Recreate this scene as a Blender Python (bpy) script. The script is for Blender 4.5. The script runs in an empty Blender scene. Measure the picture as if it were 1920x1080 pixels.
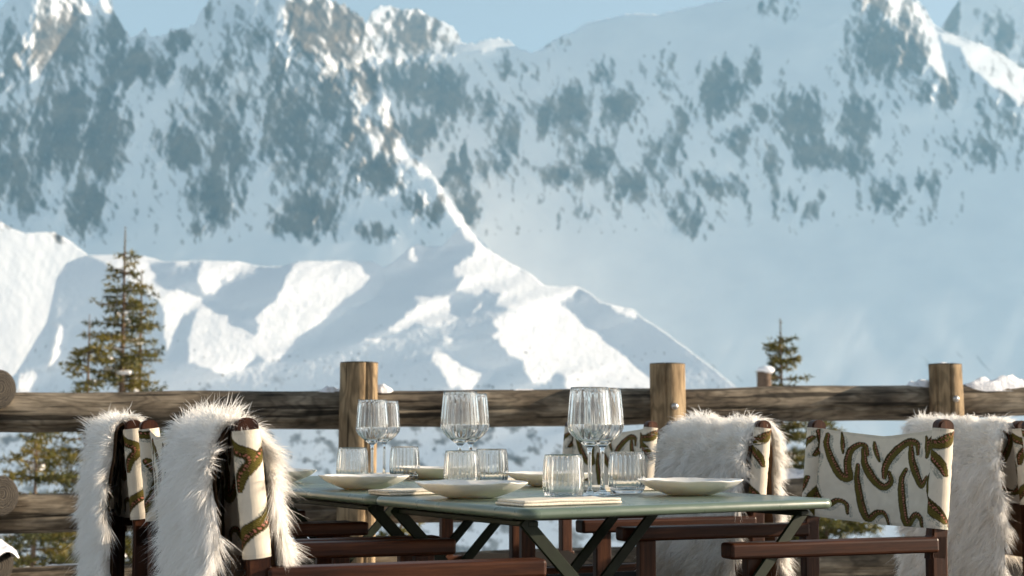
import bpy, bmesh, math, random
import numpy as np
from mathutils import Vector, Matrix

# ------------------------------------------------------------------ camera, world, sun, exposure
scene = bpy.context.scene
COL = scene.collection
FPX = 2850.0                      # focal length in pixels of the 1920 px wide photograph
CAM_H = 0.90
HORIZON = 797.0
PITCH = math.atan((HORIZON - 540.0) / FPX)

cam_d = bpy.data.cameras.new("camera")
cam_d.lens = FPX / 1920.0 * 36.0
cam_d.sensor_width = 36.0
cam_d.clip_start = 0.1
cam_d.clip_end = 60000.0
cam_d.dof.use_dof = True
cam_d.dof.focus_distance = 3.35
cam_d.dof.aperture_fstop = 7.0
cam = bpy.data.objects.new("camera", cam_d)
COL.objects.link(cam)
cam.location = (0, 0, CAM_H)
cam.rotation_euler = (math.radians(90) + PITCH, 0, 0)
scene.camera = cam

SUN_EL = math.radians(17.0)
SUN_AZ = math.radians(6.8)        # beyond the +X axis, towards +Y
SUN_DIR = Vector((math.cos(SUN_EL) * math.cos(SUN_AZ), math.cos(SUN_EL) * math.sin(SUN_AZ), math.sin(SUN_EL)))

world = bpy.data.worlds.new("World")
scene.world = world
world.use_nodes = True
wn = world.node_tree.nodes
wl = world.node_tree.links
wn.clear()
w_out = wn.new("ShaderNodeOutputWorld")
w_bg = wn.new("ShaderNodeBackground")
w_sky = wn.new("ShaderNodeTexSky")
w_sky.sky_type = 'NISHITA'
w_sky.sun_disc = False
w_sky.sun_elevation = SUN_EL
w_sky.sun_rotation = math.pi / 2 - SUN_AZ
w_sky.altitude = 1900.0
w_sky.air_density = 1.0
w_sky.dust_density = 4.0
w_sky.ozone_density = 0.4
w_bg.inputs["Strength"].default_value = 0.079
w_hs = wn.new("ShaderNodeHueSaturation")
w_hs.inputs["Saturation"].default_value = 0.46
wl.new(w_sky.outputs[0], w_hs.inputs["Color"])
wl.new(w_hs.outputs[0], w_bg.inputs[0])
wl.new(w_bg.outputs[0], w_out.inputs[0])

sun_d = bpy.data.lights.new("sun", 'SUN')
sun_d.energy = 5.0
sun_d.angle = math.radians(0.53)
sun_d.color = (1.0, 0.82, 0.62)
sun = bpy.data.objects.new("sun", sun_d)
COL.objects.link(sun)
sun.rotation_euler = SUN_DIR.to_track_quat('Z', 'Y').to_euler()

vs = scene.view_settings
vs.view_transform = 'Standard'
vs.look = 'None'
vs.exposure = 1.28
vs.gamma = 1.0
vs.use_curve_mapping = False
scene.render.engine = 'CYCLES'
cy = scene.cycles
cy.use_denoising = True
cy.max_bounces = 14
cy.transparent_max_bounces = 24
cy.transmission_bounces = 12
cy.glossy_bounces = 6
cy.diffuse_bounces = 4
cy.volume_bounces = 0
cy.caustics_refractive = True
cy.caustics_reflective = False
cy.sample_clamp_indirect = 6.0
cy.blur_glossy = 0.3

# ------------------------------------------------------------------ helpers
cP, sP = math.cos(PITCH), math.sin(PITCH)

def ray(px, py):
    """Direction (numpy, y component 1 = one metre of depth) of a bearing measured on the 1920x1080 survey picture."""
    u = (np.asarray(px, float) - 960.0) / FPX
    v = (540.0 - np.asarray(py, float)) / FPX
    x, y, z = u, cP - v * sP, sP + v * cP
    return x / y, np.ones_like(x), z / y

def at(px, py, Y):
    x, _, z = ray(px, py)
    return Vector((float(x) * Y, Y, CAM_H + float(z) * Y))

def tag(o, label=None, cat=None, group=None, kind=None):
    if label: o["label"] = label
    if cat: o["category"] = cat
    if group: o["group"] = group
    if kind: o["kind"] = kind
    return o

def link(name, me, parent=None, mats=None):
    o = bpy.data.objects.new(name, me)
    COL.objects.link(o)
    if parent is not None: o.parent = parent
    if mats is not None and me is not None and not me.materials:
        for m in (mats if isinstance(mats, (list, tuple)) else [mats]): me.materials.append(m)
    return o

def empty(name, loc=(0, 0, 0), rz=0.0):
    o = bpy.data.objects.new(name, None)
    o.empty_display_size = 0.1
    COL.objects.link(o)
    o.location = loc
    o.rotation_euler = (0, 0, rz)
    return o

def np_mesh(name, V, F, smooth=True):
    """V n x 3, F m x k (all faces the same corner count)."""
    V = np.asarray(V, np.float32); F = np.asarray(F, np.int32)
    me = bpy.data.meshes.new(name)
    k = F.shape[1]
    me.vertices.add(len(V)); me.vertices.foreach_set("co", V.ravel())
    me.loops.add(F.size); me.loops.foreach_set("vertex_index", F.ravel())
    me.polygons.add(len(F))
    me.polygons.foreach_set("loop_start", np.arange(0, F.size, k, dtype=np.int32))
    me.polygons.foreach_set("loop_total", np.full(len(F), k, np.int32))
    if smooth: me.polygons.foreach_set("use_smooth", np.ones(len(F), bool))
    me.update(calc_edges=True)
    me.validate()
    return me

def grid_faces(nr, nc, wrap=False):
    i = np.arange(nr - 1)[:, None]; j = np.arange(nc if wrap else nc - 1)[None, :]
    j2 = (j + 1) % nc
    a = i * nc + j; b = i * nc + j2; c = (i + 1) * nc + j2; d = (i + 1) * nc + j
    return np.stack([a, b, c, d], -1).reshape(-1, 4)

def set_attr(me, name, arr):
    at_ = me.attributes.new(name, 'FLOAT', 'POINT')
    at_.data.foreach_set("value", np.asarray(arr, np.float32).ravel())

def set_color(me, name, rgb):
    at_ = me.color_attributes.new(name, 'FLOAT_COLOR', 'POINT')
    rgba = np.concatenate([rgb, np.ones((len(rgb), 1))], 1).astype(np.float32)
    at_.data.foreach_set("color", rgba.ravel())

_rs = np.random.RandomState(7)
_perm = _rs.permutation(4096)
_gang = _rs.rand(4096) * 2 * np.pi

def perlin(x, y, seed=0):
    xi = np.floor(x).astype(int); yi = np.floor(y).astype(int)
    xf = x - xi; yf = y - yi
    def g(ix, iy, dx, dy):
        h = _perm[(ix * 131 + _perm[(iy * 57 + seed * 911) & 4095]) & 4095]
        a = _gang[h]
        return np.cos(a) * dx + np.sin(a) * dy
    u = xf * xf * xf * (xf * (xf * 6 - 15) + 10); v = yf * yf * yf * (yf * (yf * 6 - 15) + 10)
    n00 = g(xi, yi, xf, yf); n10 = g(xi + 1, yi, xf - 1, yf)
    n01 = g(xi, yi + 1, xf, yf - 1); n11 = g(xi + 1, yi + 1, xf - 1, yf - 1)
    return ((n00 * (1 - u) + n10 * u) * (1 - v) + (n01 * (1 - u) + n11 * u) * v) * 1.5

def fbm(x, y, octv=4, seed=0, ridged=False, gain=0.5):
    s = 0.0; a = 1.0; t = 0.0
    for k in range(octv):
        n = perlin(x * 2 ** k, y * 2 ** k, seed + k)
        if ridged: n = 1 - 2 * np.abs(n)
        s = s + a * n; t += a; a *= gain
    return s / t

def smoothstep(a, b, x):
    t = np.clip((x - a) / (b - a), 0, 1)
    return t * t * (3 - 2 * t)

def in_poly(X, Y, poly):
    inside = np.zeros(X.shape, bool)
    n = len(poly)
    for i in range(n):
        x1, y1 = poly[i]; x2, y2 = poly[(i + 1) % n]
        if y1 == y2: continue
        c = ((y1 > Y) != (y2 > Y)) & (X < (x2 - x1) * (Y - y1) / (y2 - y1) + x1)
        inside ^= c
    return inside

# ------------------------------------------------------------------ material helpers
def new_mat(name):
    m = bpy.data.materials.new(name); m.use_nodes = True
    nt = m.node_tree
    b = nt.nodes["Principled BSDF"]
    return m, nt, b

def node(nt, kind, **kw):
    n = nt.nodes.new(kind)
    for k, v in kw.items():
        if k in ("operation", "blend_type", "data_type", "attribute_name", "interpolation", "feature", "noise_dimensions", "wave_type", "bands_direction", "rings_direction", "wave_profile", "distance"):
            setattr(n, k, v)
    return n

def ramp(nt, stops, fac=None):
    r = nt.nodes.new("ShaderNodeValToRGB")
    el = r.color_ramp.elements
    while len(el) < len(stops): el.new(0.5)
    for e, (p, c) in zip(el, stops):
        e.position = p
        e.color = (c[0], c[1], c[2], 1) if not isinstance(c, (int, float)) else (c, c, c, 1)
    if fac is not None: nt.links.new(fac, r.inputs[0])
    return r

def noise(nt, vec, scale, detail=4, rough=0.55, dist=0.0):
    n = nt.nodes.new("ShaderNodeTexNoise")
    n.inputs["Scale"].default_value = scale; n.inputs["Detail"].default_value = detail
    n.inputs["Roughness"].default_value = rough; n.inputs["Distortion"].default_value = dist
    if vec is not None: nt.links.new(vec, n.inputs["Vector"])
    return n

def mapping(nt, vec, scale=(1, 1, 1), rot=(0, 0, 0), loc=(0, 0, 0)):
    m = nt.nodes.new("ShaderNodeMapping")
    m.inputs["Scale"].default_value = scale; m.inputs["Rotation"].default_value = rot; m.inputs["Location"].default_value = loc
    nt.links.new(vec, m.inputs["Vector"])
    return m

def mix(nt, fac, a, b, mode='MIX'):
    m = nt.nodes.new("ShaderNodeMix"); m.data_type = 'RGBA'; m.blend_type = mode
    def put(sock, v):
        if isinstance(v, (int, float)): sock.default_value = v if sock.type == 'VALUE' else (v, v, v, 1)
        elif isinstance(v, tuple): sock.default_value = (v[0], v[1], v[2], 1)
        else: nt.links.new(v, sock)
    put(m.inputs[0], fac); put(m.inputs[6], a); put(m.inputs[7], b)
    return m.outputs[2]

def bump(nt, height, strength, dist, bsdf):
    b = nt.nodes.new("ShaderNodeBump")
    b.inputs["Strength"].default_value = strength; b.inputs["Distance"].default_value = dist
    nt.links.new(height, b.inputs["Height"]); nt.links.new(b.outputs[0], bsdf.inputs["Normal"])
    return b

def mat_mountain():
    m, nt, b = new_mat("snow_and_rock")
    geo = nt.nodes.new("ShaderNodeNewGeometry")
    at_ = nt.nodes.new("ShaderNodeAttribute"); at_.attribute_name = "rock"
    n1 = noise(nt, geo.outputs["Position"], 0.022, 6, 0.72)
    add = nt.nodes.new("ShaderNodeMath"); add.operation = 'MULTIPLY_ADD'
    nt.links.new(n1.outputs[0], add.inputs[0]); add.inputs[1].default_value = 1.1
    sub = nt.nodes.new("ShaderNodeMath"); sub.operation = 'ADD'; sub.inputs[1].default_value = -0.58
    nt.links.new(at_.outputs["Fac"], sub.inputs[0]); nt.links.new(sub.outputs[0], add.inputs[2])
    f = ramp(nt, [(0.14, 0.0), (0.42, 0.60), (0.85, 1.0)], add.outputs[0])
    n2 = noise(nt, geo.outputs["Position"], 0.008, 4, 0.6)
    rock = ramp(nt, [(0.3, (0.045, 0.050, 0.055)), (0.7, (0.22, 0.175, 0.135))], n2.outputs[0])
    n3 = noise(nt, geo.outputs["Position"], 0.004, 3, 0.5)
    snow = ramp(nt, [(0.3, (0.80, 0.81, 0.83)), (0.7, (0.90, 0.90, 0.90))], n3.outputs[0])
    c = mix(nt, f.outputs[0], snow.outputs[0], rock.outputs[0])
    nt.links.new(c, b.inputs["Base Color"])
    b.inputs["Roughness"].default_value = 0.9
    b.inputs["Specular IOR Level"].default_value = 0.1
    return m
M_MOUNT = mat_mountain()

# ------------------------------------------------------------------ mountains
SX, SZ, SY = math.cos(SUN_EL) * math.cos(SUN_AZ), math.sin(SUN_EL), math.cos(SUN_EL) * math.sin(SUN_AZ)

def relief_from_light(M, step, lit, dark, lam=0.02, mu=2e-6, base_gz=1.0, trend=0.0):
    """Depth relief (in survey pixels) whose slopes towards the low sun are positive where M=1 and negative where M=0.
    Solved as a screened Poisson problem along the sun's direction."""
    pad = 120
    Mp = np.pad(M, pad, mode='edge')
    T = np.where(Mp > 0.5, lit, dark) if Mp.dtype == bool else dark + (lit - dark) * Mp
    T = T + SY - SZ * base_gz - SX * trend
    T = T - T.mean()
    ky = 2 * np.pi * np.fft.fftfreq(Mp.shape[0], d=step)[:, None]
    kx = 2 * np.pi * np.fft.fftfreq(Mp.shape[1], d=step)[None, :]
    S = 1j * (SX * kx - SZ * ky)          # picture rows run downwards
    D = np.conj(S) * np.fft.fft2(T) / (np.abs(S) ** 2 + lam * (kx ** 2 + ky ** 2) + mu)
    return np.real(np.fft.ifft2(D))[pad:-pad, pad:-pad]

def blur(A, n):
    for _ in range(n):
        A = (np.pad(A, ((1, 1), (0, 0)), mode='edge')[:-2] + 2 * A + np.pad(A, ((1, 1), (0, 0)), mode='edge')[2:]) / 4
        A = (np.pad(A, ((0, 0), (1, 1)), mode='edge')[:, :-2] + 2 * A + np.pad(A, ((0, 0), (1, 1)), mode='edge')[:, 2:]) / 4
    return A

def blob_field(PX, PY, blobs):
    B = np.zeros(PX.shape)
    for b in blobs:
        cx, cy, rx, ry = b[:4]; s = b[4] if len(b) > 4 else 1.0; ang = math.radians(b[5] if len(b) > 5 else 12)
        dx = PX - cx; dy = PY - cy
        X = (dx * math.cos(ang) + dy * math.sin(ang)) / rx; Y = (-dx * math.sin(ang) + dy * math.cos(ang)) / ry
        B = np.maximum(B, s * np.clip(1.35 - np.sqrt(X * X + Y * Y), 0, 1))
    return B

def survey_layer(name, crest, bottom, px0, px1, step, R_of, masks, lit, dark, base_gz, trend, rough, blobs, jag, seed, lam=0.03, sharp=1, mu=2e-6, ragged=9.0, specks=None, lowfade=None, ripple=0.0, face=lambda X, Y: 0 * X):
    px = np.arange(px0, px1 + 1e-6, step)
    cx = np.array([c[0] for c in crest], float); cyv = np.array([c[1] for c in crest], float)
    top = np.interp(px, cx, cyv)
    top = top + jag * (0.7 * fbm(px / 30.0, px * 0 + seed, 4, seed) - 0.75 * np.maximum(0, fbm(px / 17.0, px * 0 + seed + 9, 3, seed + 2, ridged=True)) * np.interp(px, cx, np.gradient(cyv) * 0 + 1))
    nr = int((bottom - top.min()) / step) + 1
    t = np.linspace(0, 1, nr)[:, None]
    PXr, PYr = np.meshgrid(px, np.arange(top.min() - 2 * step, bottom + step, step))
    wx = PXr + ragged * fbm(PXr / 40, PYr / 40, 4, seed + 3, gain=0.65); wy = PYr + ragged * fbm(PXr / 40, PYr / 40, 4, seed + 13, gain=0.65)
    M = np.zeros(PXr.shape, bool)
    for p in masks: M |= in_poly(wx, wy, p)
    M = blur(M.astype(float), sharp)
    gz_rows = base_gz(PYr)
    if callable(dark): dark = np.pad(dark(PYr), 120, mode='edge')
    D = relief_from_light(M, step, lit, dark, lam=lam, base_gz=np.pad(gz_rows, 120, mode='edge'), trend=trend, mu=mu)
    # rock relief: couloirs and ribs running down the face
    slant = 0.28
    q = PXr + slant * PYr + 10 * fbm(PXr / 60, PYr / 60, 3, seed + 61)
    rk = blob_field(PXr, PYr, blobs)
    rk = blur(rk, 3)
    ribs = fbm(q / 60.0, PYr / 170.0, 5, seed + 21, ridged=True, gain=0.6)
    fine = fbm(q / 20.0, PYr / 38.0, 4, seed + 31, ridged=True, gain=0.6)
    diag = fbm((PXr - 0.8 * PYr) / 26.0, (PYr + 0.5 * PXr) / 90.0, 4, seed + 35, ridged=True, gain=0.6)
    big = fbm(PXr / 260.0, PYr / 300.0, 3, seed + 41)
    D = D - ripple * (1.1 * fbm(PXr / 24.0 + PYr / 60.0, PYr / 15.0, 4, seed + 81, gain=0.6) + 0.5 * fbm(PXr / 7.0, PYr / 5.0, 2, seed + 85))
    ribs, fine, diag = [(a_ - a_.mean()) / a_.std() for a_ in (ribs, fine, diag)]
    steep = blur(np.clip(rk * 1.8, 0, 1), 6)
    steep = steep * (1 - 0.62 * blur(M, 3))
    amp = rough * ((0.11 if lowfade is None else 0.11 * smoothstep(lowfade + 60, lowfade - 40, PYr)) + 1.0 * steep)
    D = D - amp * (1.6 * ribs + 1.2 * fine + 1.2 * diag) - rough * 5 * big - rough * 3.0 * fbm((PXr + 0.6 * PYr) / 120.0, PYr / 150.0, 3, seed + 43)
    n_r = fbm(q / 34.0, PYr / 62.0, 5, seed + 51, gain=0.62)
    n_s = fbm(q / 7.0, PYr / 17.0, 4, seed + 55, gain=0.7)
    n_d = fbm((PXr + 0.9 * PYr) / 11.0, (PYr - 0.6 * PXr) / 40.0, 3, seed + 57, gain=0.65)
    n_m = fbm(PXr / 90.0, PYr / 90.0, 3, seed + 58)
    fc = face(PXr, PYr)
    # cliffs: rock shows on the steep windward facets of the relief, snow lies on the lee sides and ledges
    wq = q + 14 * fbm(PXr / 46, PYr / 46, 3, seed + 63)
    relief = 2.2 * fbm(wq / 52.0, PYr / 120.0, 5, seed + 65, ridged=True, gain=0.58) + 1.0 * fbm((PXr - 0.7 * PYr) / 34.0, (PYr + 0.5 * PXr) / 80.0, 4, seed + 67, ridged=True, gain=0.6)
    r1 = blur(relief, 3)
    gx1 = np.gradient(r1, step, axis=1); gy1 = np.gradient(r1, step, axis=0)
    gx2 = np.gradient(relief, step, axis=1); gy2 = np.gradient(relief, step, axis=0)
    f1 = 0.85 * gx1 - 0.55 * gy1; f2 = 0.85 * gx2 - 0.55 * gy2
    f1 = np.clip(f1 / f1.std(), -2, 2); f2 = np.clip(f2 / f2.std(), -2, 2)
    rock = rk * 1.35 + fc * (0.30 + 0.8 * n_m) + 0.62 * n_r + 0.12 * n_s + 0.17 * f1 + 0.11 * f2 - 0.06 * ribs - 0.08
    D = D - rough * steep * 5.0 * (r1 - r1.mean()) / r1.std() * 0.8
    gully = np.exp(-(fbm(q / 48.0, PYr / 420.0, 3, seed + 71) / 0.05) ** 2) + 0.7 * np.exp(-(fbm((PXr - 0.55 * PYr) / 60.0, (PYr + 0.4 * PXr) / 330.0, 3, seed + 75) / 0.04) ** 2)
    rock = rock - 0.50 * blur(gully, 1)
    rock = np.where(rk + fc < 0.03, np.minimum(rock, 0.0), rock)
    if specks is not None: rock = np.maximum(rock, specks(PXr, PYr))
    # resample on to rows that start exactly on the crest
    PY = top[None, :] + t * (bottom - top[None, :])
    PX = np.broadcast_to(px[None, :], PY.shape)
    fi = (PY - PYr[0, 0]) / step; i0 = np.clip(fi.astype(int), 0, PYr.shape[0] - 2); fr = np.clip(fi - i0, 0, 1)
    jj = np.broadcast_to(np.arange(len(px))[None, :], PY.shape)
    def samp(A): return A[i0, jj] * (1 - fr) + A[i0 + 1, jj] * fr
    Dg = samp(D); rg = samp(rock)
    R = R_of(PX, PY) * np.exp((Dg + trend * (PX - 960)) / FPX)
    dx, dy, dz = ray(PX, PY)
    V = np.stack([dx * R, dy * R, CAM_H + dz * R], -1)
    # back of the ridge: falls away behind the crest
    back = []
    for k in range(1, 7):
        b = V[0].copy()
        d = 60.0 * k * k
        nrm = np.stack([dx[0], dy[0]], -1); nrm /= np.linalg.norm(nrm, axis=1)[:, None]
        b[:, 0] += nrm[:, 0] * d; b[:, 1] += nrm[:, 1] * d; b[:, 2] -= 0.9 * d + 8 * k
        back.append(b)
    V = np.concatenate([np.stack(back[::-1]), V], 0)
    rg = np.concatenate([np.repeat(rg[:1], 6, 0), rg], 0)
    me = np_mesh(name, V.reshape(-1, 3), grid_faces(V.shape[0], V.shape[1])[:, ::-1])
    set_attr(me, "rock", rg)
    o = link(name, me, None, M_MOUNT)
    tag(o, kind='structure')
    return o

def slope(*stops):
    """cotangent of the face's steepness by elevation row."""
    yy = [q_[0] for q_ in stops]; gg = [q_[1] for q_ in stops]
    return lambda PY: np.interp(PY, yy, gg)

def R_slope(R_top, y_ref, gz):
    ys = np.arange(-400, 1800, 2.0)
    c = np.cumsum(gz(ys)) * 2.0
    c = c - np.interp(y_ref, ys, c)
    return lambda PX, PY: R_top * np.exp(-np.interp(PY, ys, c) / FPX)

GZ1 = slope((-100, 0.7), (380, 0.8), (460, 1.1), (1100, 1.0))
GZ2 = slope((-100, 0.55), (400, 0.6), (470, 1.0))
GZ3 = slope((400, 1.0), (640, 0.95), (740, 0.6), (1400, 0.6))

# far right-hand wall of the massif
crest1 = [(560, 150), (640, 90), (680, 52), (690, 40), (698, 24), (712, 14), (730, 12), (750, 20), (780, 18), (805, 30), (830, 44), (848, 52), (858, 64), (866, 84), (900, 80), (935, 72), (955, 78), (968, 90), (1000, 102), (1015, 95), (1040, 76), (1060, 66), (1080, 60), (1100, 46), (1180, 28),
          (1240, 30), (1300, 15), (1370, 0), (1420, -20), (1500, -50), (1600, -70), (1640, -40), (1665, -55), (1690, -20), (1720, 0), (1735, 18), (1750, 48), (1765, 58),
          (1800, 72), (1850, 88), (1890, 112), (1925, 135), (2000, 165), (2200, 190), (2500, 150)]
mask1 = [[(640, 20), (700, 10), (735, 4), (790, 12), (860, 58), (868, 84), (930, 68), (972, 90), (930, 94), (880, 92), (840, 100), (800, 104), (770, 108), (748, 122), (728, 108), (712, 122), (694, 104), (640, 100)],
         [(1600, -80), (1735, 18), (1752, 50), (1772, 110), (1790, 160), (1806, 200), (1796, 205), (1772, 165), (1748, 120), (1722, 95), (1700, 60), (1668, 40), (1640, 15), (1615, -5)],
         [(1568, 40), (1580, 36), (1594, 60), (1596, 96), (1588, 92), (1584, 66)],
         [(1568, 110), (1578, 112), (1600, 150), (1622, 180), (1630, 212), (1612, 220), (1606, 190), (1586, 160), (1570, 130)],
         [(1755, 60), (1800, 72), (1850, 88), (1925, 135), (1925, 175), (1880, 150), (1850, 120), (1800, 90), (1770, 80)],
         [(1800, 85), (1850, 120), (1920, 175), (1990, 210), (1920, 200), (1860, 160), (1810, 115)]]
blobs1 = [(770, 60, 80, 45, 1.0), (720, 60, 40, 40, .5), (800, 160, 80, 50), (835, 190, 45, 40), (790, 250, 45, 45), (870, 400, 32, 55), (860, 330, 30, 50), (900, 200, 45, 40, .75), (950, 250, 30, 80, .75), (930, 310, 40, 30, .7),
          (1065, 200, 48, 45), (1030, 215, 30, 45), (1160, 200, 40, 50, .85), (1120, 300, 50, 38, .85), (1050, 330, 50, 25, .85), (1180, 350, 42, 35), (1080, 250, 40, 50, .6), (1350, 170, 45, 60), (1410, 140, 22, 45, .8),
          (1345, 345, 52, 27), (1240, 300, 40, 70, .6), (1270, 390, 40, 40, .75), (1300, 420, 30, 30, .7), (1500, 220, 55, 50), (1530, 290, 45, 35), (1610, 230, 38, 55), (1590, 300, 50, 36), (1640, 90, 60, 70), (1690, 100, 50, 50),
          (1760, 175, 50, 35, .8), (1660, 365, 45, 40, .8), (1738, 342, 24, 24, .85), (1830, 280, 60, 35, .65), (1445, 300, 22, 50, .75), (1380, 260, 35, 28, .7), (1100, 400, 26, 16, .7), (1430, 210, 22, 30, .6),
          (1640, 10, 40, 40, .8), (1700, 40, 40, 50, .6), (1450, 10, 40, 30, .5), (1040, 80, 26, 14, .6), (1250, 140, 20, 50, .45), (1880, 230, 50, 50, .55), (1470, 380, 26, 40, .55, -30), (1520, 390, 14, 60, .6, 40), (960, 130, 60, 25, .45), (1130, 140, 30, 40, .4), (1290, 220, 26, 40, .5)]
survey_layer("mountain_range", crest1, 1200, 560, 2260, 2.2, R_slope(9300, 60, GZ1), mask1, 0.60, -0.27, GZ1, -0.16, 0.8, blobs1, 5.0, 11, lam=0.012, lowfade=430, face=lambda X, Y: 0.30 * smoothstep(455, 380, Y + 0.02 * X - 20) * smoothstep(60, 190, Y) * smoothstep(-0.4, 0.2, fbm(X / 120, Y / 140, 2, 4)),
             specks=lambda X, Y: np.where(Y > 600, smoothstep(0.26, 0.60, fbm((X - 0.9 * Y) / 13.0, Y / 70.0, 3, 77)) * smoothstep(610, 720, Y) * 0.7, 0))
# rearmost face at the right edge of the view
crest0 = [(1700, 130), (1740, 90), (1768, 48), (1785, 20), (1800, 0), (1815, -20), (1870, -60), (1960, -90), (2100, -80), (2400, -60)]
survey_layer("mountain_range", crest0, 330, 1700, 2260, 3.0, R_slope(11600, 0, GZ2), [], 0.3, -0.12, GZ2, -0.2, 0.8,
             [(1785, 35, 16, 40), (1880, 60, 60, 40, .6), (1830, 100, 50, 30, .5), (1950, 100, 60, 60, .8)], 3.0, 15)
# left-hand massif with the needle peaks and the long spur
crest2 = [(-420, 10), (-200, -30), (-60, 30), (0, 24), (20, 4), (45, -20), (80, -34), (120, -22), (150, -2), (165, 12), (178, 22), (188, 4), (198, -8), (206, 2), (215, 30), (235, 68), (252, 76), (262, 64), (272, 60), (285, 80),
          (300, 76), (322, 60), (334, 66), (345, 60), (365, 50), (380, 24), (395, 0), (412, -24), (460, -52), (505, -42), (532, -8), (556, -16), (580, -12), (600, -4), (625, 6), (650, 20), (672, 34), (684, 48), (696, 76), (706, 110), (714, 150),
          (724, 182), (736, 212), (748, 245), (764, 287), (790, 305), (812, 335), (840, 372), (868, 415), (890, 440), (908, 464), (930, 485), (960, 510)]
mask2 = [[(66, -40), (130, -30), (168, 6), (178, 36), (150, 62), (138, 84), (142, 118), (150, 150), (128, 182), (104, 168), (92, 150), (58, 152), (48, 122), (58, 80), (64, 40)],
         [(58, 160), (72, 164), (96, 236), (78, 226), (62, 196)],
         [(186, 0), (198, -10), (208, 6), (210, 34), (198, 26)],
         [(534, -10), (600, -8), (655, 18), (690, 40), (712, 100), (694, 112), (676, 120), (650, 108), (636, 128), (620, 152), (606, 112), (574, 92), (540, 66), (530, 30)],
         [(640, 90), (676, 108), (694, 148), (702, 182), (690, 196), (676, 190), (668, 150), (650, 128)],
         [(712, 176), (726, 186), (746, 236), (764, 286), (800, 312), (840, 370), (870, 415), (912, 466), (890, 462), (862, 428), (836, 386), (812, 340), (782, 316), (744, 306), (706, 270), (680, 244), (684, 216), (716, 236), (726, 256), (714, 214)],
         [(105, 384), (122, 380), (140, 410), (156, 462), (136, 452), (120, 424)],
         [(-30, 320), (8, 312), (10, 340), (-10, 420), (-40, 420)]]
blobs2 = [(190, 260, 50, 110), (110, 270, 75, 60), (30, 330, 65, 65), (165, 385, 45, 60), (30, 110, 40, 90, .6), (130, 200, 60, 60), (240, 120, 60, 50), (215, 60, 30, 40), (285, 130, 50, 35, .85), (330, 80, 40, 30, .7), (385, 150, 70, 40, .55),
          (335, 275, 55, 45), (430, 290, 50, 60), (405, 365, 50, 60), (385, 225, 70, 30, .7), (540, 240, 65, 100, .85), (522, 130, 22, 60), (590, 310, 65, 60, .8), (620, 180, 50, 60, .85), (700, 325, 58, 42), (585, 395, 65, 42), (560, 425, 45, 25),
          (700, 432, 40, 20, .8), (790, 390, 42, 28, .8), (610, 60, 80, 70, 1.1), (560, 30, 30, 50), (770, 60, 60, 40, .55), (110, 70, 60, 80, 1.0), (120, 150, 30, 40, .5), (30, 240, 60, 60, .8), (680, 150, 40, 40, .8), (735, 240, 22, 60, .9), (470, 60, 40, 50, .5),
          (80, 200, 20, 40, .8), (660, 250, 40, 50, .7), (640, 350, 40, 40, .6), (520, 420, 18, 30, .9), (370, 430, 25, 14, .6), (130, 410, 16, 40, .6), (60, 385, 40, 24, .8), (440, 190, 40, 40, .5), (440, 110, 50, 50, .45)]
survey_layer("mountain_range", crest2, 760, -420, 960, 2.0, R_slope(7400, 60, GZ2), mask2, 0.62, -0.24, GZ2, -0.08, 1.0, blobs2, 14.0, 23, lowfade=420, lam=0.012, face=lambda X, Y: 0.42 * smoothstep(470, 400, Y) * smoothstep(-0.45, 0.1, fbm(X / 120, Y / 140, 2, 3)), sharp=1, ragged=14.0)
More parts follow.
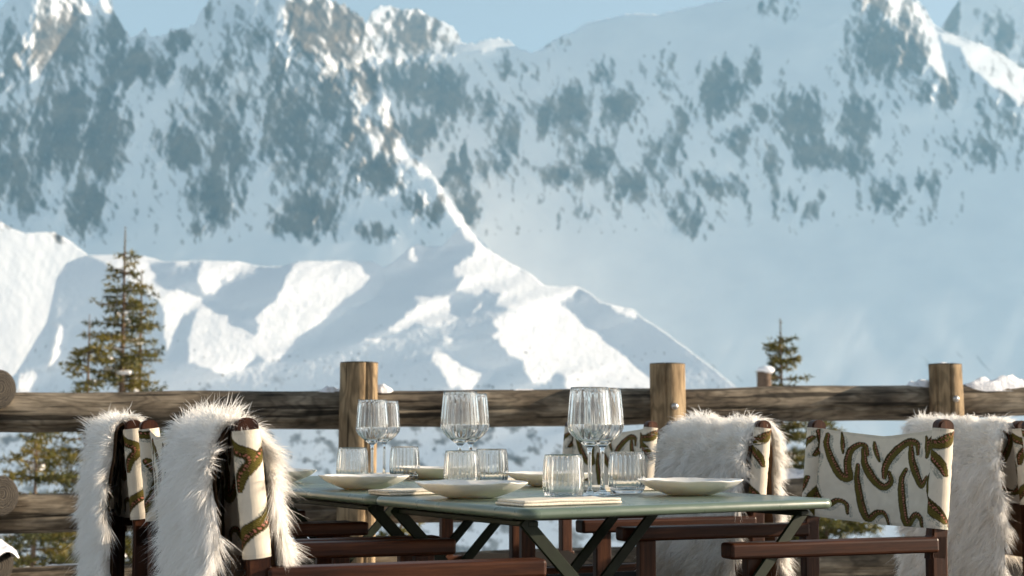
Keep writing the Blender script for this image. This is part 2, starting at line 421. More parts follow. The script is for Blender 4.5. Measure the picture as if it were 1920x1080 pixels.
# sunlit shoulder of the near hill
crest3 = [(-420, 760), (-60, 740), (0, 728), (30, 700), (60, 650), (87, 606), (98, 560), (106, 522), (125, 493), (162, 479), (217, 479), (270, 481), (307, 491), (380, 489), (447, 491), (487, 500), (530, 500), (557, 491), (633, 489), (700, 491), (718, 502), (735, 494), (764, 468), (783, 458),
          (800, 464), (830, 462), (850, 440), (866, 424), (889, 444), (907, 464), (953, 492), (996, 515), (1020, 536), (1050, 539), (1080, 537), (1104, 548), (1125, 566), (1145, 572), (1190, 582), (1198, 592), (1230, 612), (1280, 648), (1340, 694), (1410, 752), (1490, 822), (1600, 910), (1760, 1010), (2100, 1110)]
mask3 = [[(112, 605), (136, 612), (126, 640), (136, 690), (142, 740), (28, 740), (36, 702), (90, 690), (106, 640)],
         [(165, 474), (217, 474), (270, 478), (307, 491), (283, 497), (293, 520), (283, 527), (313, 543), (350, 543), (387, 567), (417, 567), (420, 580), (457, 580), (457, 593), (443, 603), (463, 613), (480, 633), (478, 673), (443, 697), (410, 703), (353, 680), (353, 647), (363, 607), (373, 583), (347, 587), (333, 610),
          (327, 647), (320, 677), (313, 673), (308, 613), (308, 573), (287, 560), (273, 540), (247, 527), (213, 503)],
         [(330, 484), (370, 488), (347, 502), (330, 498)],
         [(383, 486), (447, 488), (487, 503), (467, 510), (413, 527), (415, 553), (380, 550), (370, 527), (377, 507)],
         [(557, 489), (633, 486), (700, 488), (720, 504), (720, 530), (702, 560), (676, 572), (675, 583), (640, 592), (606, 620), (600, 640), (560, 655), (544, 664), (547, 673), (503, 677), (483, 667), (477, 633), (480, 593), (520, 557), (533, 520), (547, 508)],
         [(866, 420), (889, 440), (907, 462), (953, 490), (996, 513), (1020, 534), (1080, 534), (1086, 543), (1049, 564), (1063, 575), (1091, 592), (1105, 610), (1134, 628), (1173, 663), (1215, 699), (1225, 730), (1066, 726), (1056, 706), (1034, 699), (1031, 716), (1003, 720), (985, 699), (981, 674), (953, 663), (935, 642), (921, 628),
          (942, 624), (921, 603), (950, 592), (985, 578), (950, 576), (918, 576), (942, 557), (914, 548), (886, 550), (856, 545), (868, 522), (850, 514), (847, 502), (872, 486), (889, 479), (886, 458), (864, 440)],
         [(765, 551), (794, 553), (854, 546), (854, 571), (868, 589), (840, 608), (790, 610), (730, 621), (719, 612), (758, 596), (762, 582), (794, 573)],
         [(677, 642), (691, 631), (723, 631), (719, 638)], [(765, 472), (783, 454), (797, 468), (790, 493), (765, 490)], [(811, 472), (829, 462), (833, 476), (817, 483)],
         [(810, 660), (857, 660), (879, 681), (900, 699), (932, 688), (921, 713), (896, 729), (843, 729), (829, 699), (811, 674)], [(882, 582), (903, 562), (914, 568), (893, 584)],
         [(1144, 570), (1190, 580), (1197, 596), (1173, 592), (1151, 587)], [(826, 631), (864, 628), (843, 644)], [(1060, 800), (1100, 795), (1130, 815), (1100, 822)], [(880, 830), (910, 826), (925, 860), (905, 870)], [(0, 800), (40, 798), (30, 812), (0, 814)]]
survey_layer("hills", crest3, 1400, -420, 2100, 2.2, R_slope(3300, 450, GZ3), mask3, 0.40, lambda Y: np.interp(Y, [690, 800], [-0.22, -0.40]), GZ3, -0.10, 0.6,
             [(120, 425, 24, 30, .5), (950, 905, 20, 10, .1)], 1.5, 37, sharp=1, lam=0.02, ragged=13.0, mu=1e-5, ripple=1.25,
             specks=lambda X, Y: np.where(Y > 560, (smoothstep(-0.12, 0.42, fbm((X - 0.4 * Y) / 38.0, Y / 30.0, 4, 91, gain=.6)) * smoothstep(680, 800, Y) * 0.85 + smoothstep(0.44, 0.6, fbm(X / 9.0, Y / 7.0, 2, 95)) * smoothstep(560, 700, Y)) * 0.85, 0))

crest4 = [(-420, 380), (-60, 408), (0, 416), (22, 430), (45, 438), (100, 436), (130, 452), (165, 480), (230, 500), (400, 520)]
survey_layer("hills", crest4, 900, -420, 400, 2.5, R_slope(4400, 450, GZ3), [[(-500, 300), (500, 300), (500, 1000), (-500, 1000)]], 0.3, -0.2, GZ3, 0.22, 0.9, [(118, 430, 22, 26, .7), (10, 420, 12, 12, .5)], 2.5, 47)

# valley floor and the slope that falls away below the deck, one sheet out to the horizon
def build_ground():
    ys = np.concatenate([np.linspace(-40, 6.5, 12), np.linspace(9, 60, 30), np.geomspace(66, 14000, 60)])
    xs = np.concatenate([-np.geomspace(60, 5500, 36)[::-1], np.linspace(-50, 50, 60), np.geomspace(60, 5500, 36)])
    X, Y = np.meshgrid(xs, ys)
    Z = np.where(Y < 6.5, -0.55, -0.55 - 0.42 * (Y - 6.5)) + 0.35 * fbm(X / 6, Y / 6, 3, 5)
    Z = np.where(Y < 2, -0.55, Z)
    Z = np.maximum(Z, -650 + 0 * Y) + 3 * fbm(X / 80, Y / 80, 3, 6) * smoothstep(30, 200, Y)
    me = np_mesh("ground", np.stack([X, Y, Z], -1).reshape(-1, 3), grid_faces(len(ys), len(xs)))
    set_attr(me, "rock", np.zeros(X.shape))
    tag(link("ground", me, None, M_MOUNT), kind='structure')
build_ground()

# air: one closed box of thin even haze round everything
def build_haze():
    bm = bmesh.new()
    x0, x1, y0, y1, z0, z1 = -6000, 5600, -300, 16500, -680, 3500
    vs_ = [bm.verts.new(p) for p in [(x0, y0, z0), (x1, y0, z0), (x1, y1, z0), (x0, y1, z0), (x0, y0, z1), (x1, y0, z1), (x1, y1, z1), (x0, y1, z1)]]
    for f in [(3, 2, 1, 0), (4, 5, 6, 7), (0, 1, 5, 4), (1, 2, 6, 5), (2, 3, 7, 6), (3, 0, 4, 7)]: bm.faces.new([vs_[i] for i in f])
    me = bpy.data.meshes.new("haze"); bm.to_mesh(me); bm.free()
    m = bpy.data.materials.new("haze"); m.use_nodes = True
    nt = m.node_tree; nt.nodes.clear()
    out = nt.nodes.new("ShaderNodeOutputMaterial"); v = nt.nodes.new("ShaderNodeVolumePrincipled")
    v.inputs["Color"].default_value = (0.34, 0.69, 1.0, 1)
    v.inputs["Density"].default_value = 5.2e-5
    v.inputs["Anisotropy"].default_value = 0.0
    nt.links.new(v.outputs[0], out.inputs["Volume"])
    o = link("haze", me, None, m)
    tag(o, kind='stuff')
build_haze()

# ================================================================== foreground materials
def mat_log(name, c_dark, c_mid, c_light, freq=38.0):
    """Weathered round timber, grain along the object's local X."""
    m, nt, b = new_mat(name)
    tc = nt.nodes.new("ShaderNodeTexCoord")
    info = nt.nodes.new("ShaderNodeObjectInfo")
    off = nt.nodes.new("ShaderNodeVectorMath"); off.operation = 'MULTIPLY_ADD'
    comb = nt.nodes.new("ShaderNodeCombineXYZ")
    for k in range(3): nt.links.new(info.outputs["Random"], comb.inputs[k])
    nt.links.new(comb.outputs[0], off.inputs[0]); off.inputs[1].default_value = (37, 11, 23)
    nt.links.new(tc.outputs["Object"], off.inputs[2])
    P = off.outputs[0]
    warp = noise(nt, mapping(nt, P, (2.2, 7, 7)).outputs[0], 1.0, 3, 0.55)
    knot = nt.nodes.new("ShaderNodeTexVoronoi"); knot.inputs["Scale"].default_value = 1.0
    nt.links.new(mapping(nt, P, (2.1, 5.5, 5.5)).outputs[0], knot.inputs["Vector"])
    kd = nt.nodes.new("ShaderNodeMath"); kd.operation = 'POWER'; kd.inputs[1].default_value = 0.5
    nt.links.new(knot.outputs["Distance"], kd.inputs[0])
    ma = nt.nodes.new("ShaderNodeMath"); ma.operation = 'MULTIPLY_ADD'; ma.inputs[1].default_value = 1.5
    nt.links.new(warp.outputs[0], ma.inputs[0]); nt.links.new(kd.outputs[0], ma.inputs[2])
    fr = nt.nodes.new("ShaderNodeMath"); fr.operation = 'MULTIPLY'; fr.inputs[1].default_value = freq
    nt.links.new(ma.outputs[0], fr.inputs[0])
    sn = nt.nodes.new("ShaderNodeMath"); sn.operation = 'SINE'; nt.links.new(fr.outputs[0], sn.inputs[0])
    s01 = nt.nodes.new("ShaderNodeMath"); s01.operation = 'MULTIPLY_ADD'; s01.inputs[1].default_value = 0.5; s01.inputs[2].default_value = 0.5
    nt.links.new(sn.outputs[0], s01.inputs[0])
    fib = noise(nt, mapping(nt, P, (6, 130, 130)).outputs[0], 1.0, 4, 0.7)
    crack = noise(nt, mapping(nt, P, (1.2, 30, 30)).outputs[0], 1.0, 3, 0.6)
    blot = noise(nt, mapping(nt, P, (3, 6, 6)).outputs[0], 1.0, 4, 0.6)
    base = ramp(nt, [(0.28, c_dark), (0.5, c_mid), (0.74, c_light)], blot.outputs[0])
    ring = ramp(nt, [(0.0, 0.52), (0.6, 1.0)], s01.outputs[0])
    c = mix(nt, 0.75, base.outputs[0], ring.outputs[0], 'MULTIPLY')
    f2 = ramp(nt, [(0.30, 0.45), (0.55, 1.05)], fib.outputs[0])
    c = mix(nt, 0.8, c, f2.outputs[0], 'MULTIPLY')
    ck = ramp(nt, [(0.385, 0.07), (0.435, 1.0)], crack.outputs[0])
    c = mix(nt, 0.85, c, ck.outputs[0], 'MULTIPLY')
    nt.links.new(c, b.inputs["Base Color"])
    b.inputs["Roughness"].default_value = 0.85; b.inputs["Specular IOR Level"].default_value = 0.2
    h = mix(nt, 0.5, ck.outputs[0], f2.outputs[0])
    bump(nt, h, 0.9, 0.006, b)
    return m
M_LOG = mat_log("weathered_log", (0.028, 0.024, 0.019), (0.155, 0.126, 0.090), (0.42, 0.36, 0.27))
M_POST = mat_log("post_timber", (0.20, 0.135, 0.075), (0.33, 0.24, 0.14), (0.46, 0.36, 0.23), 30)

def mat_endgrain():
    m, nt, b = new_mat("log_end_grain")
    tc = nt.nodes.new("ShaderNodeTexCoord")
    w = nt.nodes.new("ShaderNodeTexWave"); w.wave_type = 'RINGS'; w.rings_direction = 'X'
    w.inputs["Scale"].default_value = 34; w.inputs["Distortion"].default_value = 9; w.inputs["Detail"].default_value = 3; w.inputs["Detail Scale"].default_value = 1.2
    nt.links.new(tc.outputs["Object"], w.inputs["Vector"])
    n = noise(nt, tc.outputs["Object"], 14, 4)
    c = ramp(nt, [(0.0, (0.008, 0.007, 0.006)), (1.0, (0.060, 0.050, 0.037))], w.outputs[0])
    c2 = mix(nt, 0.6, c.outputs[0], ramp(nt, [(0.3, 0.3), (0.7, 1.2)], n.outputs[0]).outputs[0], 'MULTIPLY')
    nt.links.new(c2, b.inputs["Base Color"]); b.inputs["Roughness"].default_value = 0.9
    bump(nt, w.outputs[0], 0.5, 0.004, b)
    return m
M_END = mat_endgrain()

def mat_teak():
    m, nt, b = new_mat("oiled_hardwood")
    tc = nt.nodes.new("ShaderNodeTexCoord")
    at_ = nt.nodes.new("ShaderNodeAttribute"); at_.attribute_name = "grain_co"
    n1 = noise(nt, mapping(nt, at_.outputs["Vector"], (3, 46, 46)).outputs[0], 1.0, 5, 0.62, 0.4)
    n2 = noise(nt, mapping(nt, at_.outputs["Vector"], (10, 260, 260)).outputs[0], 1.0, 3, 0.7)
    c = ramp(nt, [(0.25, (0.012, 0.004, 0.002)), (0.5, (0.048, 0.015, 0.006)), (0.78, (0.125, 0.047, 0.018))], n1.outputs[0])
    c2 = mix(nt, 0.7, c.outputs[0], ramp(nt, [(0.35, 0.5), (0.6, 1.05)], n2.outputs[0]).outputs[0], 'MULTIPLY')
    nt.links.new(c2, b.inputs["Base Color"])
    b.inputs["Roughness"].default_value = 0.42; b.inputs["Specular IOR Level"].default_value = 0.22
    bump(nt, n2.outputs[0], 0.15, 0.001, b)
    return m
M_TEAK = mat_teak()

def mat_metal_green():
    m, nt, b = new_mat("green_painted_steel")
    tc = nt.nodes.new("ShaderNodeTexCoord")
    n = noise(nt, tc.outputs["Object"], 6, 4)
    c = ramp(nt, [(0.3, (0.092, 0.130, 0.096)), (0.7, (0.108, 0.150, 0.112))], n.outputs[0])
    nt.links.new(c.outputs[0], b.inputs["Base Color"])
    r = ramp(nt, [(0.3, 0.25), (0.7, 0.38)], noise(nt, tc.outputs["Object"], 18, 4).outputs[0])
    nt.links.new(r.outputs[0], b.inputs["Roughness"])
    b.inputs["Coat Weight"].default_value = 0.35; b.inputs["Coat Roughness"].default_value = 0.22
    bump(nt, noise(nt, tc.outputs["Object"], 420, 2).outputs[0], 0.06, 0.001, b)
    return m
M_GREEN = mat_metal_green()

def mat_green_dark():
    m, nt, b = new_mat("green_steel_frame")
    tc = nt.nodes.new("ShaderNodeTexCoord")
    n = noise(nt, tc.outputs["Object"], 60, 3)
    c = ramp(nt, [(0.3, (0.006, 0.010, 0.005)), (0.7, (0.010, 0.017, 0.008))], n.outputs[0])
    nt.links.new(c.outputs[0], b.inputs["Base Color"]); b.inputs["Roughness"].default_value = 0.5; b.inputs["Specular IOR Level"].default_value = 0.15
    return m
M_FRAME = mat_green_dark()

def mat_ceramic():
    m, nt, b = new_mat("glazed_stoneware")
    tc = nt.nodes.new("ShaderNodeTexCoord")
    n = noise(nt, tc.outputs["Object"], 9, 5, 0.6)
    c = ramp(nt, [(0.3, (0.70, 0.685, 0.64)), (0.7, (0.79, 0.775, 0.74))], n.outputs[0])
    nt.links.new(c.outputs[0], b.inputs["Base Color"]); b.inputs["Subsurface Weight"].default_value = 0.35; b.inputs["Subsurface Radius"].default_value = (1.0, 0.88, 0.70); b.inputs["Subsurface Scale"].default_value = 0.012; b.inputs["Roughness"].default_value = 0.33
    bump(nt, noise(nt, tc.outputs["Object"], 30, 3).outputs[0], 0.08, 0.004, b)
    return m
M_CERAMIC = mat_ceramic()

def mat_glass():
    m, nt, b = new_mat("clear_glass")
    b.inputs["Base Color"].default_value = (0.985, 0.99, 0.985, 1)
    b.inputs["Transmission Weight"].default_value = 1.0
    b.inputs["Roughness"].default_value = 0.0
    b.inputs["IOR"].default_value = 1.5
    tc = nt.nodes.new("ShaderNodeTexCoord")
    bump(nt, noise(nt, tc.outputs["Object"], 26, 2).outputs[0], 0.05, 0.002, b)
    return m
M_GLASS = mat_glass()

def mat_linen():
    m, nt, b = new_mat("folded_linen")
    tc = nt.nodes.new("ShaderNodeTexCoord")
    n = noise(nt, tc.outputs["Object"], 260, 3, 0.7)
    c = ramp(nt, [(0.3, (0.56, 0.52, 0.43)), (0.7, (0.76, 0.72, 0.63))], n.outputs[0])
    nt.links.new(c.outputs[0], b.inputs["Base Color"]); b.inputs["Roughness"].default_value = 0.95
    b.inputs["Specular IOR Level"].default_value = 0.1
    bump(nt, n.outputs[0], 0.5, 0.0015, b)
    return m
M_LINEN = mat_linen()

def mat_fabric():
    m, nt, b = new_mat("woven_pattern_fabric")
    vc = nt.nodes.new("ShaderNodeVertexColor"); vc.layer_name = "print"
    uv = nt.nodes.new("ShaderNodeAttribute"); uv.attribute_name = "cloth_co"
    def wave(direction, scale):
        w = nt.nodes.new("ShaderNodeTexWave"); w.bands_direction = direction
        w.inputs["Scale"].default_value = scale; w.inputs["Distortion"].default_value = 0.6
        nt.links.new(uv.outputs["Vector"], w.inputs["Vector"]); return w
    w1 = wave('X', 170); w2 = wave('Y', 170)
    wv = mix(nt, 0.5, w1.outputs[0], w2.outputs[0])
    n = noise(nt, uv.outputs["Vector"], 30, 4, 0.6)
    c = mix(nt, 0.35, vc.outputs[0], ramp(nt, [(0.1, 0.6), (0.8, 1.1)], wv).outputs[0], 'MULTIPLY')
    c = mix(nt, 0.5, c, ramp(nt, [(0.3, 0.82), (0.7, 1.08)], n.outputs[0]).outputs[0], 'MULTIPLY')
    nt.links.new(c, b.inputs["Base Color"]); b.inputs["Roughness"].default_value = 0.9
    b.inputs["Specular IOR Level"].default_value = 0.1
    bump(nt, wv, 0.35, 0.0012, b)
    return m
M_FABRIC = mat_fabric()

def mat_simple(name, col, rough=0.8, spec=0.3, metal=0.0, var=0.15, scale=12, bmp=0.0):
    m, nt, b = new_mat(name)
    tc = nt.nodes.new("ShaderNodeTexCoord")
    n = noise(nt, tc.outputs["Object"], scale, 4, 0.6)
    lo = tuple(c * (1 - var) for c in col); hi = tuple(min(1, c * (1 + var)) for c in col)
    nt.links.new(ramp(nt, [(0.3, lo), (0.7, hi)], n.outputs[0]).outputs[0], b.inputs["Base Color"])
    b.inputs["Roughness"].default_value = rough; b.inputs["Specular IOR Level"].default_value = spec; b.inputs["Metallic"].default_value = metal
    if bmp: bump(nt, n.outputs[0], bmp, 0.01, b)
    return m
M_HIDE = mat_simple("sheepskin_hide", (0.23, 0.14, 0.085), 0.9, 0.1, var=0.25, scale=20)
M_WOOL = mat_simple("sheepskin_wool", (0.80, 0.76, 0.70), 0.95, 0.05, var=0.06, scale=10)
M_STEEL = mat_simple("bolt_steel", (0.45, 0.43, 0.40), 0.35, 0.5, metal=1.0, scale=60)
M_SNOW = mat_simple("settled_snow", (0.86, 0.87, 0.89), 0.75, 0.2, var=0.03, scale=60, bmp=0.6)
M_BARK = mat_simple("spruce_bark", (0.13, 0.095, 0.07), 0.95, 0.1, var=0.4, scale=14)
M_SLING = mat_simple("seat_canvas", (0.020, 0.017, 0.014), 0.9, 0.1, var=0.08, scale=60)
M_DECK = mat_log("deck_timber", (0.045, 0.035, 0.027), (0.09, 0.07, 0.052), (0.15, 0.12, 0.09))

def mat_fur():
    m = bpy.data.materials.new("sheepskin_fur"); m.use_nodes = True
    nt = m.node_tree; nt.nodes.clear()
    out = nt.nodes.new("ShaderNodeOutputMaterial")
    at_ = nt.nodes.new("ShaderNodeAttribute"); at_.attribute_name = "tone"
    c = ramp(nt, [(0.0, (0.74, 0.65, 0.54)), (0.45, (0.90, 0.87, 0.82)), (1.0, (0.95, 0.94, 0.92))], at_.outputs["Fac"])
    d = nt.nodes.new("ShaderNodeBsdfDiffuse"); t = nt.nodes.new("ShaderNodeBsdfTranslucent")
    nt.links.new(c.outputs[0], d.inputs[0]); nt.links.new(c.outputs[0], t.inputs[0])
    mx = nt.nodes.new("ShaderNodeMixShader"); mx.inputs[0].default_value = 0.45
    nt.links.new(d.outputs[0], mx.inputs[1]); nt.links.new(t.outputs[0], mx.inputs[2])
    nt.links.new(mx.outputs[0], out.inputs[0])
    return m
M_FUR = mat_fur()

def mat_needles():
    m, nt, b = new_mat("spruce_needles")
    at_ = nt.nodes.new("ShaderNodeAttribute"); at_.attribute_name = "tone"
    c = ramp(nt, [(0.0, (0.026, 0.034, 0.010)), (0.5, (0.085, 0.085, 0.014)), (1.0, (0.19, 0.145, 0.020))], at_.outputs["Fac"])
    nt.links.new(c.outputs[0], b.inputs["Base Color"]); b.inputs["Roughness"].default_value = 0.6
    t = nt.nodes.new("ShaderNodeBsdfTranslucent"); nt.links.new(c.outputs[0], t.inputs[0])
    mx = nt.nodes.new("ShaderNodeMixShader"); mx.inputs[0].default_value = 0.3
    out = nt.nodes["Material Output"]
    nt.links.new(b.outputs[0], mx.inputs[1]); nt.links.new(t.outputs[0], mx.inputs[2]); nt.links.new(mx.outputs[0], out.inputs[0])
    return m
M_NEEDLE = mat_needles()

# ================================================================== shape helpers
def bm_mesh(name, bm, smooth=False):
    me = bpy.data.meshes.new(name)
    if smooth:
        for f in bm.faces: f.smooth = True
    bm.to_mesh(me); bm.free()
    return me

def box_into(bm, c, size, rot=None, bev=0.004, seg=2):
    """A softened board: centre, full size, optional rotation matrix."""
    M = Matrix.Translation(Vector(c)) @ (rot.to_4x4() if rot is not None else Matrix.Identity(4)) @ Matrix.Diagonal((size[0], size[1], size[2], 1))
    r = bmesh.ops.create_cube(bm, size=1.0, matrix=M)
    if bev > 0:
        ed = list({e for v in r["verts"] for e in v.link_edges})
        bmesh.ops.bevel(bm, geom=ed, offset=bev, offset_type='OFFSET', segments=seg, affect='EDGES', profile=0.5)

def bar_between(bm, a, b, w, t, bev=0.002, up=Vector((0, 0, 1))):
    a = Vector(a); b = Vector(b); d = b - a; L = d.length; x = d / L
    y = up.cross(x)
    if y.length < 1e-4: y = Vector((0, 1, 0)).cross(x)
    y.normalize(); z = x.cross(y)
    R = Matrix((x, y, z)).transposed()
    box_into(bm, (a + b) / 2, (L, w, t), R, bev, 1)

def grain_attr(me, axis=None):
    """Store coordinates whose first component runs along the longest side, for the grain."""
    n = len(me.vertices); co = np.zeros(n * 3, np.float32); me.vertices.foreach_get("co", co); co = co.reshape(-1, 3)
    ext = co.max(0) - co.min(0)
    k = int(np.argmax(ext)) if axis is None else axis
    o = np.roll(co, -k, axis=1)
    o = o + _rs.rand(3) * 5
    a = me.attributes.new("grain_co", 'FLOAT_VECTOR', 'POINT'); a.data.foreach_set("vector", o.astype(np.float32).ravel())
    return me

def lathe(name, prof, seg=64, flute=None, close=False):
    """Revolve (r, z) pairs; flute(k, theta) gives a radius offset for profile point k."""
    th = np.linspace(0, 2 * np.pi, seg, endpoint=False)
    P = np.array(prof, float)
    R = np.repeat(P[:, 0][:, None], seg, 1)
    if flute is not None: R = np.maximum(R + flute(np.arange(len(P))[:, None], th[None, :]), 0)
    V = np.stack([R * np.cos(th), R * np.sin(th), np.repeat(P[:, 1][:, None], seg, 1)], -1).reshape(-1, 3)
    F = grid_faces(len(P), seg, True)
    if close:
        F = np.concatenate([F, np.stack([(len(P) - 1) * seg + np.arange(seg), (len(P) - 1) * seg + (np.arange(seg) + 1) % seg, (np.arange(seg) + 1) % seg, np.arange(seg)], -1)])
    me = np_mesh(name, V, F)
    bm = bmesh.new(); bm.from_mesh(me)
    bmesh.ops.remove_doubles(bm, verts=bm.verts, dist=1e-6)
    bmesh.ops.recalc_face_normals(bm, faces=bm.faces)
    for f in bm.faces: f.smooth = True
    bm.to_mesh(me); bm.free()
    return me

def smooth_profile(pts, n=8):
    """Catmull-Rom through (r, z) points."""
    P = np.array(pts, float); P = np.concatenate([P[:1] * 2 - P[1:2], P, P[-1:] * 2 - P[-2:-1]])
    out = []
    for i in range(1, len(P) - 2):
        for t in np.linspace(0, 1, n, endpoint=False):
            p0, p1, p2, p3 = P[i - 1:i + 3]
            out.append(0.5 * (2 * p1 + (p2 - p0) * t + (2 * p0 - 5 * p1 + 4 * p2 - p3) * t * t + (3 * p1 - p0 - 3 * p2 + p3) * t ** 3))
    out.append(P[-2]); o = np.array(out); o[:, 0] = np.maximum(o[:, 0], 0)
    return o

def log_mesh(name, L, r0, r1=None, seed=0, seg=28, rings=None, ends=True, splits=0):
    """Round timber along local X from 0 to L, slightly uneven, with sawn ends (material slot 1)."""
    r1 = r1 or r0
    rings = rings or max(8, int(L / 0.06))
    x = np.linspace(0, L, rings); th = np.linspace(0, 2 * np.pi, seg, endpoint=False)
    X, T = np.meshgrid(x, th, indexing='ij')
    R = r0 + (r1 - r0) * X / L
    R = R * (1 + 0.035 * perlin(X * 2.2 + seed, np.cos(T) * 1.2 + 3, seed) + 0.03 * perlin(X * 2.2 + 7, np.sin(T) * 1.2 + 3, seed + 1) + 0.012 * perlin(X * 9, np.cos(T) * 3, seed + 2))
    for k in range(splits):                          # drying splits along the grain
        t0 = (seed * 1.7 + k * 2.4) % (2 * np.pi) + 0.16 * perlin(X * 2.4 + k * 9, X * 0 + seed, seed + 8 + k)
        dT = (T - t0 + np.pi) % (2 * np.pi) - np.pi
        R = R - r0 * 0.17 * np.exp(-(dT / 0.055) ** 2) * smoothstep(-0.25, 0.25, perlin(X * 1.3 + k * 5, X * 0 + 2, seed + 12) + 0.2)
    offy = 0.010 * perlin(x * 1.1 + seed, x * 0 + 1.5, seed + 4); offz = 0.010 * perlin(x * 1.1 + seed, x * 0 + 4.5, seed + 5)
    V = np.stack([X, R * np.cos(T) + offy[:, None], R * np.sin(T) + offz[:, None]], -1)
    nb = 3
    caps_v = []; F = [grid_faces(rings, seg, True)]
    base = rings * seg; ecount = 0
    for end in (0, -1):
        ring = V[end]; c = ring.mean(0)
        prev = (0 if end == 0 else (rings - 1) * seg) + np.arange(seg)
        for k, f in enumerate((0.985, 0.7, 0.35, 0.02)):
            vv = c + (ring - c) * f; vv[:, 0] += (0.006 * (1 if k else 0.6)) * (-1 if end == 0 else 1)
            caps_v.append(vv); cur = base + np.arange(seg); base += seg
            q = np.stack([prev, np.roll(prev, -1), np.roll(cur, -1), cur], -1)
            F.append(q if end == -1 else q[:, ::-1]); ecount += seg; prev = cur
    nside = len(F[0])
    me = np_mesh(name, np.concatenate([V.reshape(-1, 3)] + caps_v), np.concatenate(F)[:, ::-1])
    mi = np.zeros(len(me.polygons), np.int32); mi[nside:] = 1
    me.polygons.foreach_set("material_index", mi)
    return me

def put_log(name, a, b, r0, r1, seed, parent, mats, seg=28, splits=0):
    a = Vector(a); b = Vector(b); d = b - a
    o = link(name, log_mesh(name, d.length, r0, r1, seed, seg, splits=splits), None, mats)
    o.location = a; o.rotation_mode = 'QUATERNION'
    o.rotation_quaternion = d.to_track_quat('X', 'Z')
    if parent is not None: o.parent = parent; o.location = a - parent.location
    return o

def copy_tree(o, parent=None):
    c = o.copy(); COL.objects.link(c)
    if parent is not None: c.parent = parent
    for ch in o.children: copy_tree(ch, c)
    return c

# ================================================================== deck

def build_deck():
    bm = bmesh.new(); box_into(bm, (0, 1.2, -0.16), (9.0, 10.4, 0.18), None, 0, 1)
    d = link("deck", bm_mesh("deck", bm), None, M_DECK); tag(d, kind='structure')
    L = 10.3
    me = None
    for i in range(58):
        if me is None:
            bm = bmesh.new(); box_into(bm, (L / 2, 0, 0), (L, 0.138, 0.03), None, 0.004, 1)
            me = bm_mesh("plank", bm)
        p = link("plank", me, d, M_DECK)
        p.location = (-4.2 + i * 0.1455, -3.95, -0.022 - 0.002 * random.Random(i).random())
        p.rotation_euler = (0, 0, math.pi / 2)
build_deck()

# ================================================================== log fence
def fence_y(x): return 6.80 + 0.25 * x

def build_fence():
    root = empty("log_fence", (0, fence_y(0), -0.5))
    tag(root, "weathered round log fence with three rails along the deck edge", "fence")
    th = math.atan(0.25)
    fd = Vector((math.cos(th), math.sin(th), 0)); fn = Vector((math.sin(th), -math.cos(th), 0))
    posts = []
    for k, (px, ptop, r) in enumerate([(672, 681, 0.083), (1251, 683, 0.080), (1766, 684, 0.080)]):
        Y = 6.70; 
        for _ in range(8):
            P = at(px, ptop, Y); Y = fence_y(P.x) - 0.10
        posts.append((P, r))
    xs = [p.x for p, _ in posts]
    posts.append((Vector((xs[2] + 1.32, fence_y(xs[2] + 1.32) - 0.10, posts[2][0].z)), 0.08))
    posts.insert(0, (Vector((xs[0] - 1.62, fence_y(xs[0] - 1.62) - 0.10, posts[0][0].z)), 0.08)) if False else None
    for k, (P, r) in enumerate(posts):
        b = Vector((P.x, P.y, -0.5))
        o = put_log("post", b, P + Vector((0.004 * k, 0, 0)), r * 1.01, r * 0.98, 40 + k, root, [M_POST, M_END], 96, 4)
    # bolts (sub-parts of their post)
    pobs = [c for c in root.children if c.name.startswith("post")]
    def bolt(post, px, py):
        P = None; Y = post.location.y + root.location.y - 0.085
        P = at(px, py, Y)
        me = lathe("bolt", smooth_profile([(0.0, 0.014), (0.010, 0.012), (0.0155, 0.006), (0.0165, 0.0)], 4), 20)
        o = link("bolt", me, None, M_STEEL)
        o.rotation_mode = 'QUATERNION'; o.rotation_quaternion = fn.to_track_quat('Z', 'Y')
        o.location = P
        bpy.context.view_layer.update()
        o.parent = post; o.matrix_parent_inverse = (Matrix.Translation(root.location) @ Matrix.Translation(post.location) @ post.rotation_quaternion.to_matrix().to_4x4()).inverted()
    bolt(pobs[0], 679, 947); bolt(pobs[1], 1265, 762); bolt(pobs[2], 1792, 748)
    # rails, one log per bay, meeting behind the posts
    rails = [((-2.55, 0.955), (-0.74, 0.965), (0.72, 0.985), (2.02, 1.012), (3.4, 1.045), 0.081, 0.083),
             ((-2.55, 0.535), (-0.74, 0.55), (0.72, 0.575), (2.02, 0.605), (3.4, 0.63), 0.080, 0.078),
             ((-2.55, 0.235), (-0.74, 0.265), (0.72, 0.272), (2.02, 0.25), (3.4, 0.25), 0.080, 0.078)]
    for q, r in enumerate(rails):
        pts = r[:5]
        for k in range(4):
            x0, z0 = pts[k]; x1, z1 = pts[k + 1]
            put_log("rail", (x0 + 0.003, fence_y(x0), z0), (x1 - 0.003, fence_y(x1), z1), r[5], r[6], 60 + q * 7 + k, root, [M_LOG, M_END], 72, 3)
    return root
FENCE = build_fence()

def build_corner_logs():
    root = empty("log_stack", (-2.2, 6.2, -0.5))
    tag(root, "three sawn log ends of the side fence at the left edge", "log fence")
    for k, (px, py, Y) in enumerate([(-3, 728, 6.15), (1, 927, 6.1), (-6, 1062, 6.1)]):
        P = at(px, py, Y)
        put_log("log", P, P + Vector((-1.3, 1.05, 0.02)), 0.080, 0.083, 80 + k, root, [M_LOG, M_END])
    put_log("post", (-2.75, 6.55, -0.5), (-2.75, 6.55, 1.2), 0.085, 0.085, 90, root, [M_POST, M_END])
build_corner_logs()

